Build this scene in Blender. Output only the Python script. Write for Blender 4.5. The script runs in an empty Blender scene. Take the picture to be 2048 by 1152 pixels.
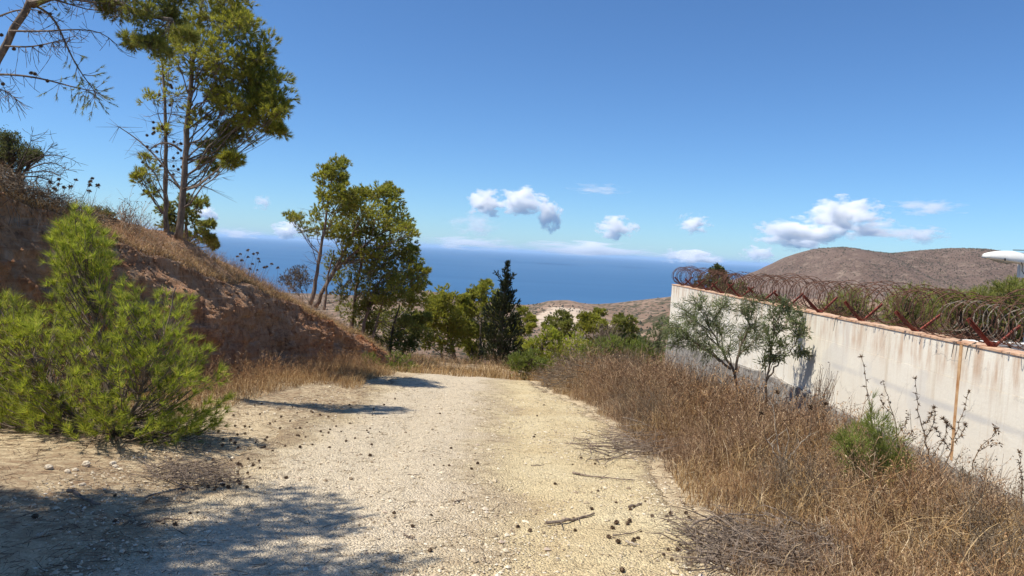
import bpy, math, random
import numpy as np
from mathutils import Vector

random.seed(11)
rng = np.random.default_rng(11)
SC = bpy.context.scene
COL = SC.collection
R = math.radians

# ------------------------------------------------------------------ camera
FPX = 1450.0
PITCH, ROLL = R(2.96), R(3.15)
CF = np.array([0, math.cos(PITCH), -math.sin(PITCH)])
_r0 = np.array([1.0, 0, 0]); _u0 = np.array([0, math.sin(PITCH), math.cos(PITCH)])
CR = math.cos(ROLL) * _r0 + math.sin(ROLL) * _u0
CU = math.cos(ROLL) * _u0 - math.sin(ROLL) * _r0
CP = np.array([0, 0, 1.6])
cam = bpy.data.cameras.new('camera')
cam.sensor_width = 36.0
cam.lens = FPX / 2048 * 36.0
cam.clip_start = 0.05
cam.clip_end = 900000
cam_ob = bpy.data.objects.new('camera', cam)
COL.objects.link(cam_ob)
from mathutils import Matrix
m3 = Matrix((CR, CU, -CF)).transposed()
cam_ob.matrix_world = Matrix.Translation(Vector(CP)) @ m3.to_4x4()
SC.camera = cam_ob

# ------------------------------------------------------------------ light and exposure
SUN_EL = R(62)
SUN_AZ = math.atan2(-0.96, -0.28)          # compass angle of the direction to the sun, from +Y towards +X
SUN_DIR = np.array([math.sin(SUN_AZ) * math.cos(SUN_EL), math.cos(SUN_AZ) * math.cos(SUN_EL), math.sin(SUN_EL)])
sun = bpy.data.lights.new('sun', 'SUN')
sun.energy = 5.0
sun.angle = R(0.53)
sun.color = (1.0, 0.94, 0.84)
sun_ob = bpy.data.objects.new('sun', sun)
COL.objects.link(sun_ob)
sun_ob.rotation_euler = Vector(SUN_DIR).to_track_quat('Z', 'Y').to_euler()
sun_ob.location = (-30, -10, 40)
W = bpy.data.worlds.new('World')
SC.world = W
W.use_nodes = True
wn = W.node_tree
wn.nodes.clear()
sky = wn.nodes.new('ShaderNodeTexSky')
sky.sky_type = 'NISHITA'
sky.sun_disc = False
sky.sun_elevation = SUN_EL
sky.sun_rotation = SUN_AZ
sky.altitude = 250
sky.air_density = 0.85
sky.dust_density = 0.2
sky.ozone_density = 4.0
bg = wn.nodes.new('ShaderNodeBackground')
bg.inputs['Strength'].default_value = 0.108
wo = wn.nodes.new('ShaderNodeOutputWorld')
tint = wn.nodes.new('ShaderNodeMix'); tint.data_type = 'RGBA'; tint.blend_type = 'MULTIPLY'
tint.inputs[0].default_value = 1.0
tint.inputs[7].default_value = (0.63, 0.88, 1.10, 1.0)      # the clear saturated blue of this coast's sky
wn.links.new(sky.outputs[0], tint.inputs[6])
wn.links.new(tint.outputs[2], bg.inputs['Color'])
wn.links.new(bg.outputs[0], wo.inputs['Surface'])
SC.view_settings.view_transform = 'Standard'
SC.view_settings.look = 'None'
SC.view_settings.exposure = 0.3
SC.view_settings.gamma = 1.0
SC.view_settings.use_curve_mapping = False
SC.render.engine = 'CYCLES'
cy = SC.cycles
cy.max_bounces = 12; cy.diffuse_bounces = 3; cy.glossy_bounces = 2
cy.transmission_bounces = 4; cy.transparent_max_bounces = 6; cy.volume_bounces = 12
cy.use_denoising = True


# ------------------------------------------------------------------ helpers
def at(px, py, Y):
    """point of the place seen at photo pixel (px, py), Y metres ahead"""
    d = CF * FPX + (px - 1024) * CR - (py - 576) * CU
    return CP + d * (Y / d[1])


_T2 = rng.random((256, 256))
_T3 = rng.random((48, 48, 48))


def vn2(x, y):
    x = np.asarray(x, float); y = np.asarray(y, float)
    xi = np.floor(x).astype(int); yi = np.floor(y).astype(int)
    fx = x - xi; fy = y - yi
    fx = fx * fx * (3 - 2 * fx); fy = fy * fy * (3 - 2 * fy)
    g = lambda a, b: _T2[a & 255, b & 255]
    return ((g(xi, yi) * (1 - fx) + g(xi + 1, yi) * fx) * (1 - fy) + (g(xi, yi + 1) * (1 - fx) + g(xi + 1, yi + 1) * fx) * fy) * 2 - 1


def fbm(x, y, o=4, g=0.5):
    a = 1.0; s = 0; k = 1.0; t = 0
    for i in range(o):
        s = s + a * vn2(x * k + 17.3 * i, y * k + 9.1 * i); t += a
        a *= g; k *= 2.03
    return s / t


def sm(a, b, x):
    t = np.clip((np.asarray(x, float) - a) / (b - a), 0, 1)
    return t * t * (3 - 2 * t)


_ry = np.linspace(-40, 120, 1601)
_rz = np.interp(_ry, [-40, -8, 0, 19.0, 19.8, 21.6, 24, 40, 60, 120], [2.6, 0.6, 0, -1.80, -1.93, -2.30, -2.55, -4.75, -8.0, -20])
_k = np.ones(7) / 7
_rz[6:-6] = np.convolve(_rz, _k, 'same')[6:-6]


def road_z(Y):
    return np.interp(Y, _ry, _rz)


def gz(X, Y):
    X = np.asarray(X, float); Y = np.asarray(Y, float)
    z = road_z(Y)
    z = z + 0.10 * sm(-2.2, -5.0, X) + 0.12 * sm(1.0, 3.2, X) * sm(25, 18, Y)
    z = z - 0.025 * np.exp(-((X + 1.35) / 0.3) ** 2) - 0.025 * np.exp(-((X - 0.25) / 0.3) ** 2)
    z = z + 0.03 * fbm(X * 0.7, Y * 0.7, 3) + 0.014 * fbm(X * 3.1 + 5, Y * 3.1, 3)
    return z


_gy = np.arange(1.5, 60, 0.1)


def gp(px, py):
    """ground point seen at a photo pixel"""
    d = CF * FPX + (px - 1024) * CR - (py - 576) * CU
    for _ in range(2):
        ys = _gy if _ == 0 else np.linspace(ys[i - 1], ys[i], 24)
        P = CP + d[None] * (ys / d[1])[:, None]
        hit = P[:, 2] < gz(P[:, 0], P[:, 1])
        i = int(np.argmax(hit)) if hit.any() else len(ys) - 1
        i = max(i, 1)
    return P[i]


def unit(v):
    return v / np.maximum(np.linalg.norm(v, axis=-1, keepdims=True), 1e-9)


class MB:
    def __init__(s):
        s.v = []; s.t = []; s.q = []; s.n = 0

    def add(s, v, t=None, q=None):
        v = np.asarray(v, float).reshape(-1, 3)
        if t is not None and len(t): s.t.append(np.asarray(t, int).reshape(-1, 3) + s.n)
        if q is not None and len(q): s.q.append(np.asarray(q, int).reshape(-1, 4) + s.n)
        s.v.append(v); s.n += len(v)

    def tube(s, pts, rad, k=6):
        P = np.asarray(pts, float); n = len(P)
        rad = np.broadcast_to(np.asarray(rad, float), (n,)) if np.ndim(rad) == 0 or len(np.atleast_1d(rad)) == n else np.interp(np.linspace(0, 1, n), np.linspace(0, 1, len(rad)), rad)
        T = np.gradient(P, axis=0); T = unit(T)
        ref = np.array([0, 0, 1.0]) if abs(T[:, 2]).mean() < 0.8 else np.array([1.0, 0, 0])
        A = unit(np.cross(T, ref)); B = np.cross(T, A)
        an = np.arange(k) * 2 * math.pi / k
        V = P[:, None] + rad[:, None, None] * (A[:, None] * np.cos(an)[None, :, None] + B[:, None] * np.sin(an)[None, :, None])
        i = np.arange(n - 1)[:, None] * k; j = np.arange(k)[None]; j2 = (j + 1) % k
        q = np.stack([i + j, i + j2, i + k + j2, i + k + j], -1).reshape(-1, 4)
        V = V.reshape(-1, 3)
        caps = []
        for a in range(1, k - 1):
            caps.append((0, a + 1, a)); b = (n - 1) * k; caps.append((b, b + a, b + a + 1))
        s.add(V, caps, q)

    def sticks(s, P0, P1, r0, r1):
        """many three sided twigs at once"""
        P0 = np.asarray(P0, float); P1 = np.asarray(P1, float); n = len(P0)
        if n == 0: return
        r0 = np.broadcast_to(r0, (n,)); r1 = np.broadcast_to(r1, (n,))
        T = unit(P1 - P0)
        A = unit(np.cross(T, rng.normal(size=(n, 3)))); B = np.cross(T, A)
        V = np.empty((n, 6, 3))
        for i in range(3):
            a = i * 2.0944
            o = A * math.cos(a) + B * math.sin(a)
            V[:, i] = P0 + o * r0[:, None]; V[:, 3 + i] = P1 + o * r1[:, None]
        b = (np.arange(n) * 6)[:, None, None]
        q = b + np.array([[0, 1, 4, 3], [1, 2, 5, 4], [2, 0, 3, 5]])[None]
        s.add(V, None, q)

    def ribbons(s, P0, P1, w0, w1):
        """many flat narrow strips at once"""
        P0 = np.asarray(P0, float); P1 = np.asarray(P1, float); n = len(P0)
        S = unit(np.cross(P1 - P0, rng.normal(size=(n, 3))))
        w0 = np.broadcast_to(w0, (n,))[:, None] / 2; w1 = np.broadcast_to(w1, (n,))[:, None] / 2
        V = np.stack([P0 - S * w0, P0 + S * w0, P1 + S * w1, P1 - S * w1], 1)
        s.add(V, None, np.arange(n * 4).reshape(-1, 4))

    def blades(s, P, D, L, w):
        """many flat tapering triangles"""
        P = np.asarray(P, float); n = len(P)
        if n == 0: return
        D = unit(D); L = np.broadcast_to(L, (n,)); w = np.broadcast_to(w, (n,))
        S = unit(np.cross(D, rng.normal(size=(n, 3)))) * (w / 2)[:, None]
        V = np.stack([P - S, P + S, P + D * L[:, None]], 1)
        s.add(V, np.arange(n * 3).reshape(-1, 3))

    def bent(s, P, D, L, w, droop):
        """blades of two segments that bend over"""
        P = np.asarray(P, float); n = len(P)
        D = unit(D); L = np.broadcast_to(L, (n,)); w = np.broadcast_to(w, (n,))
        S = unit(np.cross(D, rng.normal(size=(n, 3)))) * (w / 2)[:, None]
        M = P + D * (L * 0.55)[:, None]
        D2 = unit(D + np.array([0, 0, -1.0]) * droop + rng.normal(size=(n, 3)) * 0.18)
        E = M + D2 * (L * 0.45)[:, None]
        V = np.stack([P - S, P + S, M + S * 0.7, M - S * 0.7, E], 1)
        b = (np.arange(n) * 5)[:, None]
        s.add(V, b + np.array([[3, 2, 4]]), b + np.array([[0, 1, 2, 3]]))

    def leaves(s, P, D, L, w):
        """diamond shaped leaves"""
        P = np.asarray(P, float); n = len(P)
        if n == 0: return
        D = unit(D); L = np.broadcast_to(L, (n,)); w = np.broadcast_to(w, (n,))
        N = rng.normal(size=(n, 3))
        S = unit(np.cross(D, N)) * (w / 2)[:, None]
        U = np.cross(S, D) * 0.5
        V = np.stack([P, P + D * (L * 0.45)[:, None] + S, P + D * L[:, None] - U, P + D * (L * 0.45)[:, None] - S], 1)
        s.add(V, None, np.arange(n * 4).reshape(-1, 4))

    def tufts(s, P, D, m, L, w, spread, shoot=0.0):
        P = np.asarray(P, float); n = len(P)
        if n == 0: return
        D = unit(np.asarray(D, float))
        P = np.repeat(P, m, 0); D = np.repeat(D, m, 0); k = n * m
        Ls = np.repeat(np.broadcast_to(L, (n,)), m)
        base = P + D * (rng.random(k) * shoot)[:, None]
        x = rng.normal(size=(k, 3)); x = unit(x - D * (x * D).sum(1, keepdims=True))
        d = unit(D + x * (spread * (0.25 + 0.75 * rng.random(k)))[:, None])
        s.blades(base, d, Ls * (0.65 + 0.6 * rng.random(k)), w)

    def box(s, c, h, rot=None):
        c = np.asarray(c, float); h = np.asarray(h, float)
        V = np.array([[x, y, z] for x in (-1, 1) for y in (-1, 1) for z in (-1, 1)], float) * h
        if rot is not None: V = V @ np.asarray(rot).T
        s.add(V + c, None, [(0, 1, 3, 2), (4, 6, 7, 5), (0, 4, 5, 1), (2, 3, 7, 6), (0, 2, 6, 4), (1, 5, 7, 3)])

    def mesh(s, name, off=(0, 0, 0), smooth=False):
        V = np.concatenate(s.v) - np.asarray(off, float)
        t = np.concatenate(s.t) if s.t else np.zeros((0, 3), int)
        q = np.concatenate(s.q) if s.q else np.zeros((0, 4), int)
        me = bpy.data.meshes.new(name)
        me.vertices.add(len(V)); me.vertices.foreach_set('co', V.astype(np.float32).ravel())
        li = np.concatenate([t.ravel(), q.ravel()]).astype(np.int32)
        me.loops.add(len(li)); me.loops.foreach_set('vertex_index', li)
        st = np.concatenate([np.arange(len(t)) * 3, len(t) * 3 + np.arange(len(q)) * 4]).astype(np.int32)
        me.polygons.add(len(st)); me.polygons.foreach_set('loop_start', st)
        me.polygons.foreach_set('use_smooth', np.full(len(st), bool(smooth)))
        me.update(calc_edges=True)
        return me

    def build(s, name, mat, parent=None, smooth=False):
        off = parent_off(parent)
        me = s.mesh(name, off, smooth)
        me.materials.append(mat)
        o = bpy.data.objects.new(name, me)
        COL.objects.link(o)
        if parent is not None: o.parent = parent
        return o


_base = {}


def parent_off(p):
    return _base.get(p.name, np.zeros(3)) if p is not None else np.zeros(3)


def tag(o, label=None, cat=None, group=None, kind=None):
    if label: o['label'] = label
    if cat: o['category'] = cat
    if group: o['group'] = group
    if kind: o['kind'] = kind
    return o


def thing(name, loc, label, cat, group=None):
    o = bpy.data.objects.new(name, None)
    o.empty_display_size = 0.2
    o.location = [float(c) for c in loc]
    COL.objects.link(o)
    _base[o.name] = np.asarray(loc, float)
    return tag(o, label, cat, group)


def pieceof(o, mb, name, mat, smooth=False):
    """sub part: child of a part whose own origin is its thing's base"""
    off = _base.get(o.parent.name, np.zeros(3))
    me = mb.mesh(name, off, smooth); me.materials.append(mat)
    c = bpy.data.objects.new(name, me); COL.objects.link(c); c.parent = o
    return c


def dup(root, loc, rz=0.0, sc=1.0, label=None, group=None):
    r = root.copy(); COL.objects.link(r)
    r.location = [float(c) for c in loc]; r.rotation_euler = (0, 0, rz)
    r.scale = (sc, sc, sc) if np.ndim(sc) == 0 else sc
    if label: r['label'] = label
    if group: r['group'] = group
    for ch in root.children:
        c = ch.copy(); COL.objects.link(c); c.parent = r
        for g in ch.children:
            d = g.copy(); COL.objects.link(d); d.parent = c
    return r


# ------------------------------------------------------------------ materials
def new_mat(name):
    m = bpy.data.materials.new(name); m.use_nodes = True
    nt = m.node_tree; nt.nodes.clear()
    return m, nt, nt.nodes, nt.links


def col4(c): return (c[0], c[1], c[2], 1.0)


def ramp(N, stops):
    n = N.new('ShaderNodeValToRGB'); e = n.color_ramp.elements
    while len(e) > 1: e.remove(e[-1])
    e[0].position = stops[0][0]; e[0].color = col4(stops[0][1])
    for p, c in stops[1:]:
        k = e.new(p); k.color = col4(c)
    return n


def noise(N, L, vec, scale, detail=4, rough=0.55, dist=0.0):
    n = N.new('ShaderNodeTexNoise'); n.inputs['Scale'].default_value = scale
    n.inputs['Detail'].default_value = detail; n.inputs['Roughness'].default_value = rough
    n.inputs['Distortion'].default_value = dist
    if vec is not None: L.new(vec, n.inputs['Vector'])
    return n


def mapping(N, L, vec, scale=(1, 1, 1), rot=(0, 0, 0)):
    m = N.new('ShaderNodeMapping'); m.inputs['Scale'].default_value = scale; m.inputs['Rotation'].default_value = rot
    L.new(vec, m.inputs['Vector'])
    return m.outputs[0]


def mix(N, L, fac, a, b, mode='MIX'):
    n = N.new('ShaderNodeMix'); n.data_type = 'RGBA'; n.blend_type = mode
    for sock, val in ((n.inputs[0], fac), (n.inputs[6], a), (n.inputs[7], b)):
        if isinstance(val, (int, float)): sock.default_value = val
        elif isinstance(val, (tuple, list)): sock.default_value = col4(val)
        else: L.new(val, sock)
    return n.outputs[2]


def mathn(N, L, op, a, b=None, clamp=False):
    n = N.new('ShaderNodeMath'); n.operation = op; n.use_clamp = clamp
    for i, v in enumerate((a, b)):
        if v is None: continue
        if isinstance(v, (int, float)): n.inputs[i].default_value = v
        else: L.new(v, n.inputs[i])
    return n.outputs[0]


def mrange(N, L, v, a, b, c=0.0, d=1.0):
    n = N.new('ShaderNodeMapRange'); n.clamp = True
    L.new(v, n.inputs[0])
    for i, x in enumerate((a, b, c, d)): n.inputs[1 + i].default_value = x
    return n.outputs[0]


def surf(nt, N, L, color, rough=0.9, bump=None, bstr=0.3, bdist=0.02, spec=0.2, metal=0.0):
    p = N.new('ShaderNodeBsdfPrincipled')
    if isinstance(color, (tuple, list)): p.inputs['Base Color'].default_value = col4(color)
    else: L.new(color, p.inputs['Base Color'])
    if isinstance(rough, (int, float)): p.inputs['Roughness'].default_value = rough
    else: L.new(rough, p.inputs['Roughness'])
    p.inputs['Specular IOR Level'].default_value = spec
    p.inputs['Metallic'].default_value = metal
    if bump is not None:
        b = N.new('ShaderNodeBump'); b.inputs['Strength'].default_value = bstr; b.inputs['Distance'].default_value = bdist
        L.new(bump, b.inputs['Height']); L.new(b.outputs[0], p.inputs['Normal'])
    o = N.new('ShaderNodeOutputMaterial')
    L.new(p.outputs[0], o.inputs['Surface'])
    return p


def foliage(name, c1, c2, c3=None, trans=0.3, tcol=1.6, scale=1.5):
    """leaf colour varies leaf by leaf and in soft patches"""
    m, nt, N, L = new_mat(name)
    g = N.new('ShaderNodeNewGeometry')
    r = ramp(N, [(0.0, c1), (0.85, c2), (1.0, c3 or c2)])
    L.new(g.outputs['Random Per Island'], r.inputs[0])
    tc = N.new('ShaderNodeTexCoord')
    n = noise(N, L, tc.outputs['Object'], scale, 2)
    f = mrange(N, L, n.outputs[0], 0.35, 0.65, 0.72, 1.22)
    c = mix(N, L, 1.0, r.outputs[0], f, 'MULTIPLY')
    p = N.new('ShaderNodeBsdfPrincipled')
    L.new(c, p.inputs['Base Color']); p.inputs['Roughness'].default_value = 0.6
    p.inputs['Specular IOR Level'].default_value = 0.25
    t = N.new('ShaderNodeBsdfTranslucent')
    tb = mix(N, L, 1.0, c, (tcol, tcol, tcol * 0.6), 'MULTIPLY')
    L.new(tb, t.inputs['Color'])
    ms = N.new('ShaderNodeMixShader'); ms.inputs[0].default_value = trans
    L.new(p.outputs[0], ms.inputs[1]); L.new(t.outputs[0], ms.inputs[2])
    o = N.new('ShaderNodeOutputMaterial'); L.new(ms.outputs[0], o.inputs['Surface'])
    return m


def island(name, stops, rough=0.85, spec=0.15):
    m, nt, N, L = new_mat(name)
    g = N.new('ShaderNodeNewGeometry')
    r = ramp(N, stops)
    L.new(g.outputs['Random Per Island'], r.inputs[0])
    surf(nt, N, L, r.outputs[0], rough, spec=spec)
    return m


def bark(name, a, b, scale=14):
    m, nt, N, L = new_mat(name)
    tc = N.new('ShaderNodeTexCoord')
    v = mapping(N, L, tc.outputs['Object'], (1, 1, 0.25))
    n = noise(N, L, v, scale, 5, 0.65)
    r = ramp(N, [(0.35, a), (0.65, b)]); L.new(n.outputs[0], r.inputs[0])
    surf(nt, N, L, r.outputs[0], 0.95, n.outputs[0], 0.8, 0.03)
    return m


M = {}
M['pine_bright'] = foliage('pine needles bright', (0.20, 0.235, 0.032), (0.44, 0.45, 0.065), (0.48, 0.40, 0.11), 0.38, 1.4)
M['pine'] = foliage('pine needles', (0.165, 0.180, 0.036), (0.42, 0.41, 0.070), (0.36, 0.25, 0.11), 0.38)
M['pine_dark'] = foliage('pine needles dark', (0.13, 0.145, 0.040), (0.30, 0.305, 0.075), (0.30, 0.21, 0.10), 0.34)
M['cypress'] = foliage('cypress sprays', (0.028, 0.038, 0.018), (0.055, 0.066, 0.026), (0.07, 0.06, 0.03), 0.12)
M['acacia'] = foliage('acacia leaves', (0.095, 0.125, 0.048), (0.185, 0.21, 0.090), (0.18, 0.17, 0.09), 0.25)
M['acacia_dark'] = foliage('broad acacia leaves', (0.085, 0.110, 0.048), (0.175, 0.20, 0.095), (0.22, 0.21, 0.12), 0.28)
M['broom'] = foliage('green broom twigs', (0.12, 0.155, 0.030), (0.24, 0.28, 0.060), (0.2, 0.19, 0.06), 0.3)
M['shrub'] = foliage('shrub leaves', (0.085, 0.102, 0.032), (0.17, 0.18, 0.065), (0.14, 0.11, 0.05), 0.25)
M['twiggy'] = island('dry twig crowns', [(0, (0.10, 0.075, 0.055)), (0.6, (0.17, 0.13, 0.09)), (1, (0.24, 0.19, 0.13))])
M['bark'] = bark('grey brown pine bark', (0.10, 0.075, 0.055), (0.27, 0.21, 0.16))
M['bark_dark'] = bark('dark bark', (0.055, 0.042, 0.033), (0.15, 0.12, 0.09))
M['cone'] = island('open cone scales', [(0, (0.075, 0.048, 0.032)), (1, (0.24, 0.165, 0.105))])
M['grass_gold'] = island('golden dry grass', [(0, (0.22, 0.13, 0.055)), (0.6, (0.40, 0.25, 0.11)), (1, (0.62, 0.46, 0.24))])
M['grass_brown'] = island('brown dry weeds', [(0, (0.10, 0.058, 0.036)), (0.5, (0.24, 0.145, 0.085)), (0.85, (0.38, 0.25, 0.145)), (1, (0.60, 0.46, 0.29))])
M['grass_rust'] = island('rusty dry weeds', [(0, (0.14, 0.068, 0.034)), (0.5, (0.32, 0.18, 0.085)), (1, (0.54, 0.36, 0.19))])
M['grass_grey'] = island('greyish dead twigs', [(0, (0.13, 0.10, 0.075)), (0.6, (0.25, 0.19, 0.14)), (1, (0.40, 0.32, 0.24))])
M['deadwood'] = bark('weathered dead wood', (0.13, 0.095, 0.070), (0.33, 0.26, 0.20), 30)
M['deadwood_pale'] = bark('bleached dead wood', (0.34, 0.28, 0.21), (0.56, 0.48, 0.38), 30)
M['litter'] = island('needle and twig litter', [(0, (0.06, 0.040, 0.028)), (0.6, (0.17, 0.11, 0.07)), (1, (0.40, 0.29, 0.18))])
M['thistle'] = island('dry thistle', [(0, (0.09, 0.060, 0.040)), (0.6, (0.19, 0.125, 0.075)), (1, (0.32, 0.22, 0.13))])


def ground_mat():
    m, nt, N, L = new_mat('litter covered soil')
    tc = N.new('ShaderNodeTexCoord'); o = tc.outputs['Object']
    n1 = noise(N, L, o, 0.55, 5, 0.6); n2 = noise(N, L, o, 9, 5, 0.7); n3 = noise(N, L, o, 70, 3, 0.7)
    pale = ramp(N, [(0.3, (0.44, 0.34, 0.21)), (0.55, (0.62, 0.50, 0.32)), (0.75, (0.72, 0.60, 0.41))]); L.new(n3.outputs[0], pale.inputs[0])
    dark = ramp(N, [(0.3, (0.14, 0.085, 0.050)), (0.7, (0.30, 0.195, 0.115))]); L.new(n2.outputs[0], dark.inputs[0])
    sx = N.new('ShaderNodeSeparateXYZ'); L.new(o, sx.inputs[0])
    left = mrange(N, L, sx.outputs[0], -2.0, -4.2)
    right = mrange(N, L, sx.outputs[0], 1.2, 2.2)
    far = mrange(N, L, sx.outputs[1], 18.5, 22)
    side = mathn(N, L, 'ADD', mathn(N, L, 'MULTIPLY', left, 0.5), mathn(N, L, 'MULTIPLY', right, 0.75))
    side = mathn(N, L, 'ADD', side, mathn(N, L, 'MULTIPLY', far, 0.5))
    f = mathn(N, L, 'ADD', side, mathn(N, L, 'MULTIPLY', mathn(N, L, 'SUBTRACT', n1.outputs[0], 0.5), 2.0))
    f = mathn(N, L, 'ADD', f, mathn(N, L, 'MULTIPLY', mathn(N, L, 'SUBTRACT', n2.outputs[0], 0.5), 3.0), True)
    c = mix(N, L, f, pale.outputs[0], dark.outputs[0])
    h = mathn(N, L, 'ADD', n3.outputs[0], n2.outputs[0])
    surf(nt, N, L, c, 0.95, h, 0.7, 0.03, 0.1)
    return m


def road_mat():
    m, nt, N, L = new_mat('pale limestone gravel')
    tc = N.new('ShaderNodeTexCoord'); o = tc.outputs['Object']
    n1 = noise(N, L, o, 0.9, 5, 0.6); n2 = noise(N, L, o, 14, 4, 0.7)
    vo = N.new('ShaderNodeTexVoronoi'); vo.inputs['Scale'].default_value = 58; L.new(o, vo.inputs['Vector'])
    v2 = N.new('ShaderNodeTexVoronoi'); v2.inputs['Scale'].default_value = 120; L.new(o, v2.inputs['Vector'])
    a = ramp(N, [(0.32, (0.62, 0.475, 0.265)), (0.5, (0.72, 0.58, 0.34)), (0.70, (0.79, 0.66, 0.41))]); L.new(n1.outputs[0], a.inputs[0])
    sx = N.new('ShaderNodeSeparateXYZ'); L.new(o, sx.inputs[0])
    # the left wheel track is greyer crushed stone
    tr = mathn(N, L, 'ADD', sx.outputs[0], mathn(N, L, 'MULTIPLY', mathn(N, L, 'SUBTRACT', n1.outputs[0], 0.5), 1.6))
    g = mathn(N, L, 'MULTIPLY', mrange(N, L, tr, 0.1, -0.7), mrange(N, L, tr, -3.0, -2.0))
    c = mix(N, L, mathn(N, L, 'MULTIPLY', g, 0.75), a.outputs[0], (0.72, 0.61, 0.46))
    # browner unworn strip between the wheel tracks
    cs = mathn(N, L, 'ABSOLUTE', mathn(N, L, 'ADD', tr, 0.25))
    nc = noise(N, L, o, 5.0, 5, 0.75)
    c = mix(N, L, mathn(N, L, 'MULTIPLY', mrange(N, L, cs, 0.50, 0.15), mrange(N, L, nc.outputs[0], 0.42, 0.62, 0.05, 0.75)), c, (0.40, 0.30, 0.19))
    sep = N.new('ShaderNodeSeparateColor'); L.new(vo.outputs['Color'], sep.inputs[0])
    st = mrange(N, L, sep.outputs[0], 0.0, 1.0, 0.78, 1.12)
    c = mix(N, L, 1.0, c, st, 'MULTIPLY')
    sep2 = N.new('ShaderNodeSeparateColor'); L.new(v2.outputs['Color'], sep2.inputs[0])
    c = mix(N, L, 1.0, c, mrange(N, L, sep2.outputs[1], 0.0, 1.0, 0.86, 1.10), 'MULTIPLY')
    d = mrange(N, L, n2.outputs[0], 0.56, 0.70)
    at_ = N.new('ShaderNodeAttribute'); at_.attribute_name = 'verge'
    ne = noise(N, L, o, 2.6, 6, 0.75)
    vg = mathn(N, L, 'ADD', at_.outputs['Fac'], mathn(N, L, 'MULTIPLY', mathn(N, L, 'SUBTRACT', ne.outputs[0], 0.5), 1.7))
    soil = ramp(N, [(0.3, (0.20, 0.135, 0.085)), (0.55, (0.40, 0.30, 0.19)), (0.7, (0.56, 0.45, 0.29))]); L.new(n2.outputs[0], soil.inputs[0])
    c = mix(N, L, mrange(N, L, vg, 0.45, 0.95), c, soil.outputs[0])
    c = mix(N, L, mathn(N, L, 'MULTIPLY', d, 0.55), c, (0.32, 0.23, 0.14))
    h = mathn(N, L, 'ADD', mathn(N, L, 'MULTIPLY', mathn(N, L, 'SUBTRACT', 1.0, vo.outputs['Distance']), 1.2), n2.outputs[0])
    h = mathn(N, L, 'ADD', h, mathn(N, L, 'MULTIPLY', v2.outputs['Distance'], -0.5))
    surf(nt, N, L, c, 0.95, h, 0.95, 0.02, 0.1)
    return m


def bank_mat():
    m, nt, N, L = new_mat('cut red and grey earth')
    tc = N.new('ShaderNodeTexCoord'); o = tc.outputs['Object']
    vs = mapping(N, L, o, (1, 1, 0.28))
    n1 = noise(N, L, o, 0.42, 4, 0.6, 0.4); n2 = noise(N, L, vs, 5.5, 6, 0.7); n3 = noise(N, L, o, 22, 5, 0.75)
    base = mix(N, L, mrange(N, L, n1.outputs[0], 0.42, 0.60), (0.62, 0.25, 0.105), (0.62, 0.36, 0.20))
    sx = N.new('ShaderNodeSeparateXYZ'); L.new(o, sx.inputs[0])
    # red clay at both ends, grey marl in the middle of the cut
    mid = mathn(N, L, 'MULTIPLY', mrange(N, L, sx.outputs[1], 10.5, 12.5), mrange(N, L, sx.outputs[1], 19.5, 17.5))
    base = mix(N, L, mathn(N, L, 'MULTIPLY', mid, 0.6), base, (0.64, 0.40, 0.25))
    c = mix(N, L, mrange(N, L, n2.outputs[0], 0.50, 0.72), base, (0.70, 0.52, 0.36))
    c = mix(N, L, mrange(N, L, n2.outputs[0], 0.48, 0.32), c, (0.30, 0.155, 0.085))
    c = mix(N, L, mathn(N, L, 'MULTIPLY', mrange(N, L, n3.outputs[0], 0.56, 0.70), 0.55), c, (0.58, 0.46, 0.35))
    c = mix(N, L, mathn(N, L, 'MULTIPLY', mrange(N, L, n3.outputs[0], 0.42, 0.30), 0.6), c, (0.13, 0.075, 0.05))
    st_ = noise(N, L, mapping(N, L, o, (0.35, 0.35, 4.5)), 1.6, 5, 0.7, 0.6)
    c = mix(N, L, mathn(N, L, 'MULTIPLY', mrange(N, L, st_.outputs[0], 0.55, 0.66), 0.5), c, (0.72, 0.56, 0.42))
    c = mix(N, L, mathn(N, L, 'MULTIPLY', mrange(N, L, st_.outputs[0], 0.44, 0.34), 0.5), c, (0.34, 0.13, 0.06))
    h = mathn(N, L, 'ADD', n2.outputs[0], mathn(N, L, 'MULTIPLY', n3.outputs[0], 0.9))
    surf(nt, N, L, c, 0.95, h, 1.0, 0.17, 0.08)
    return m


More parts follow.
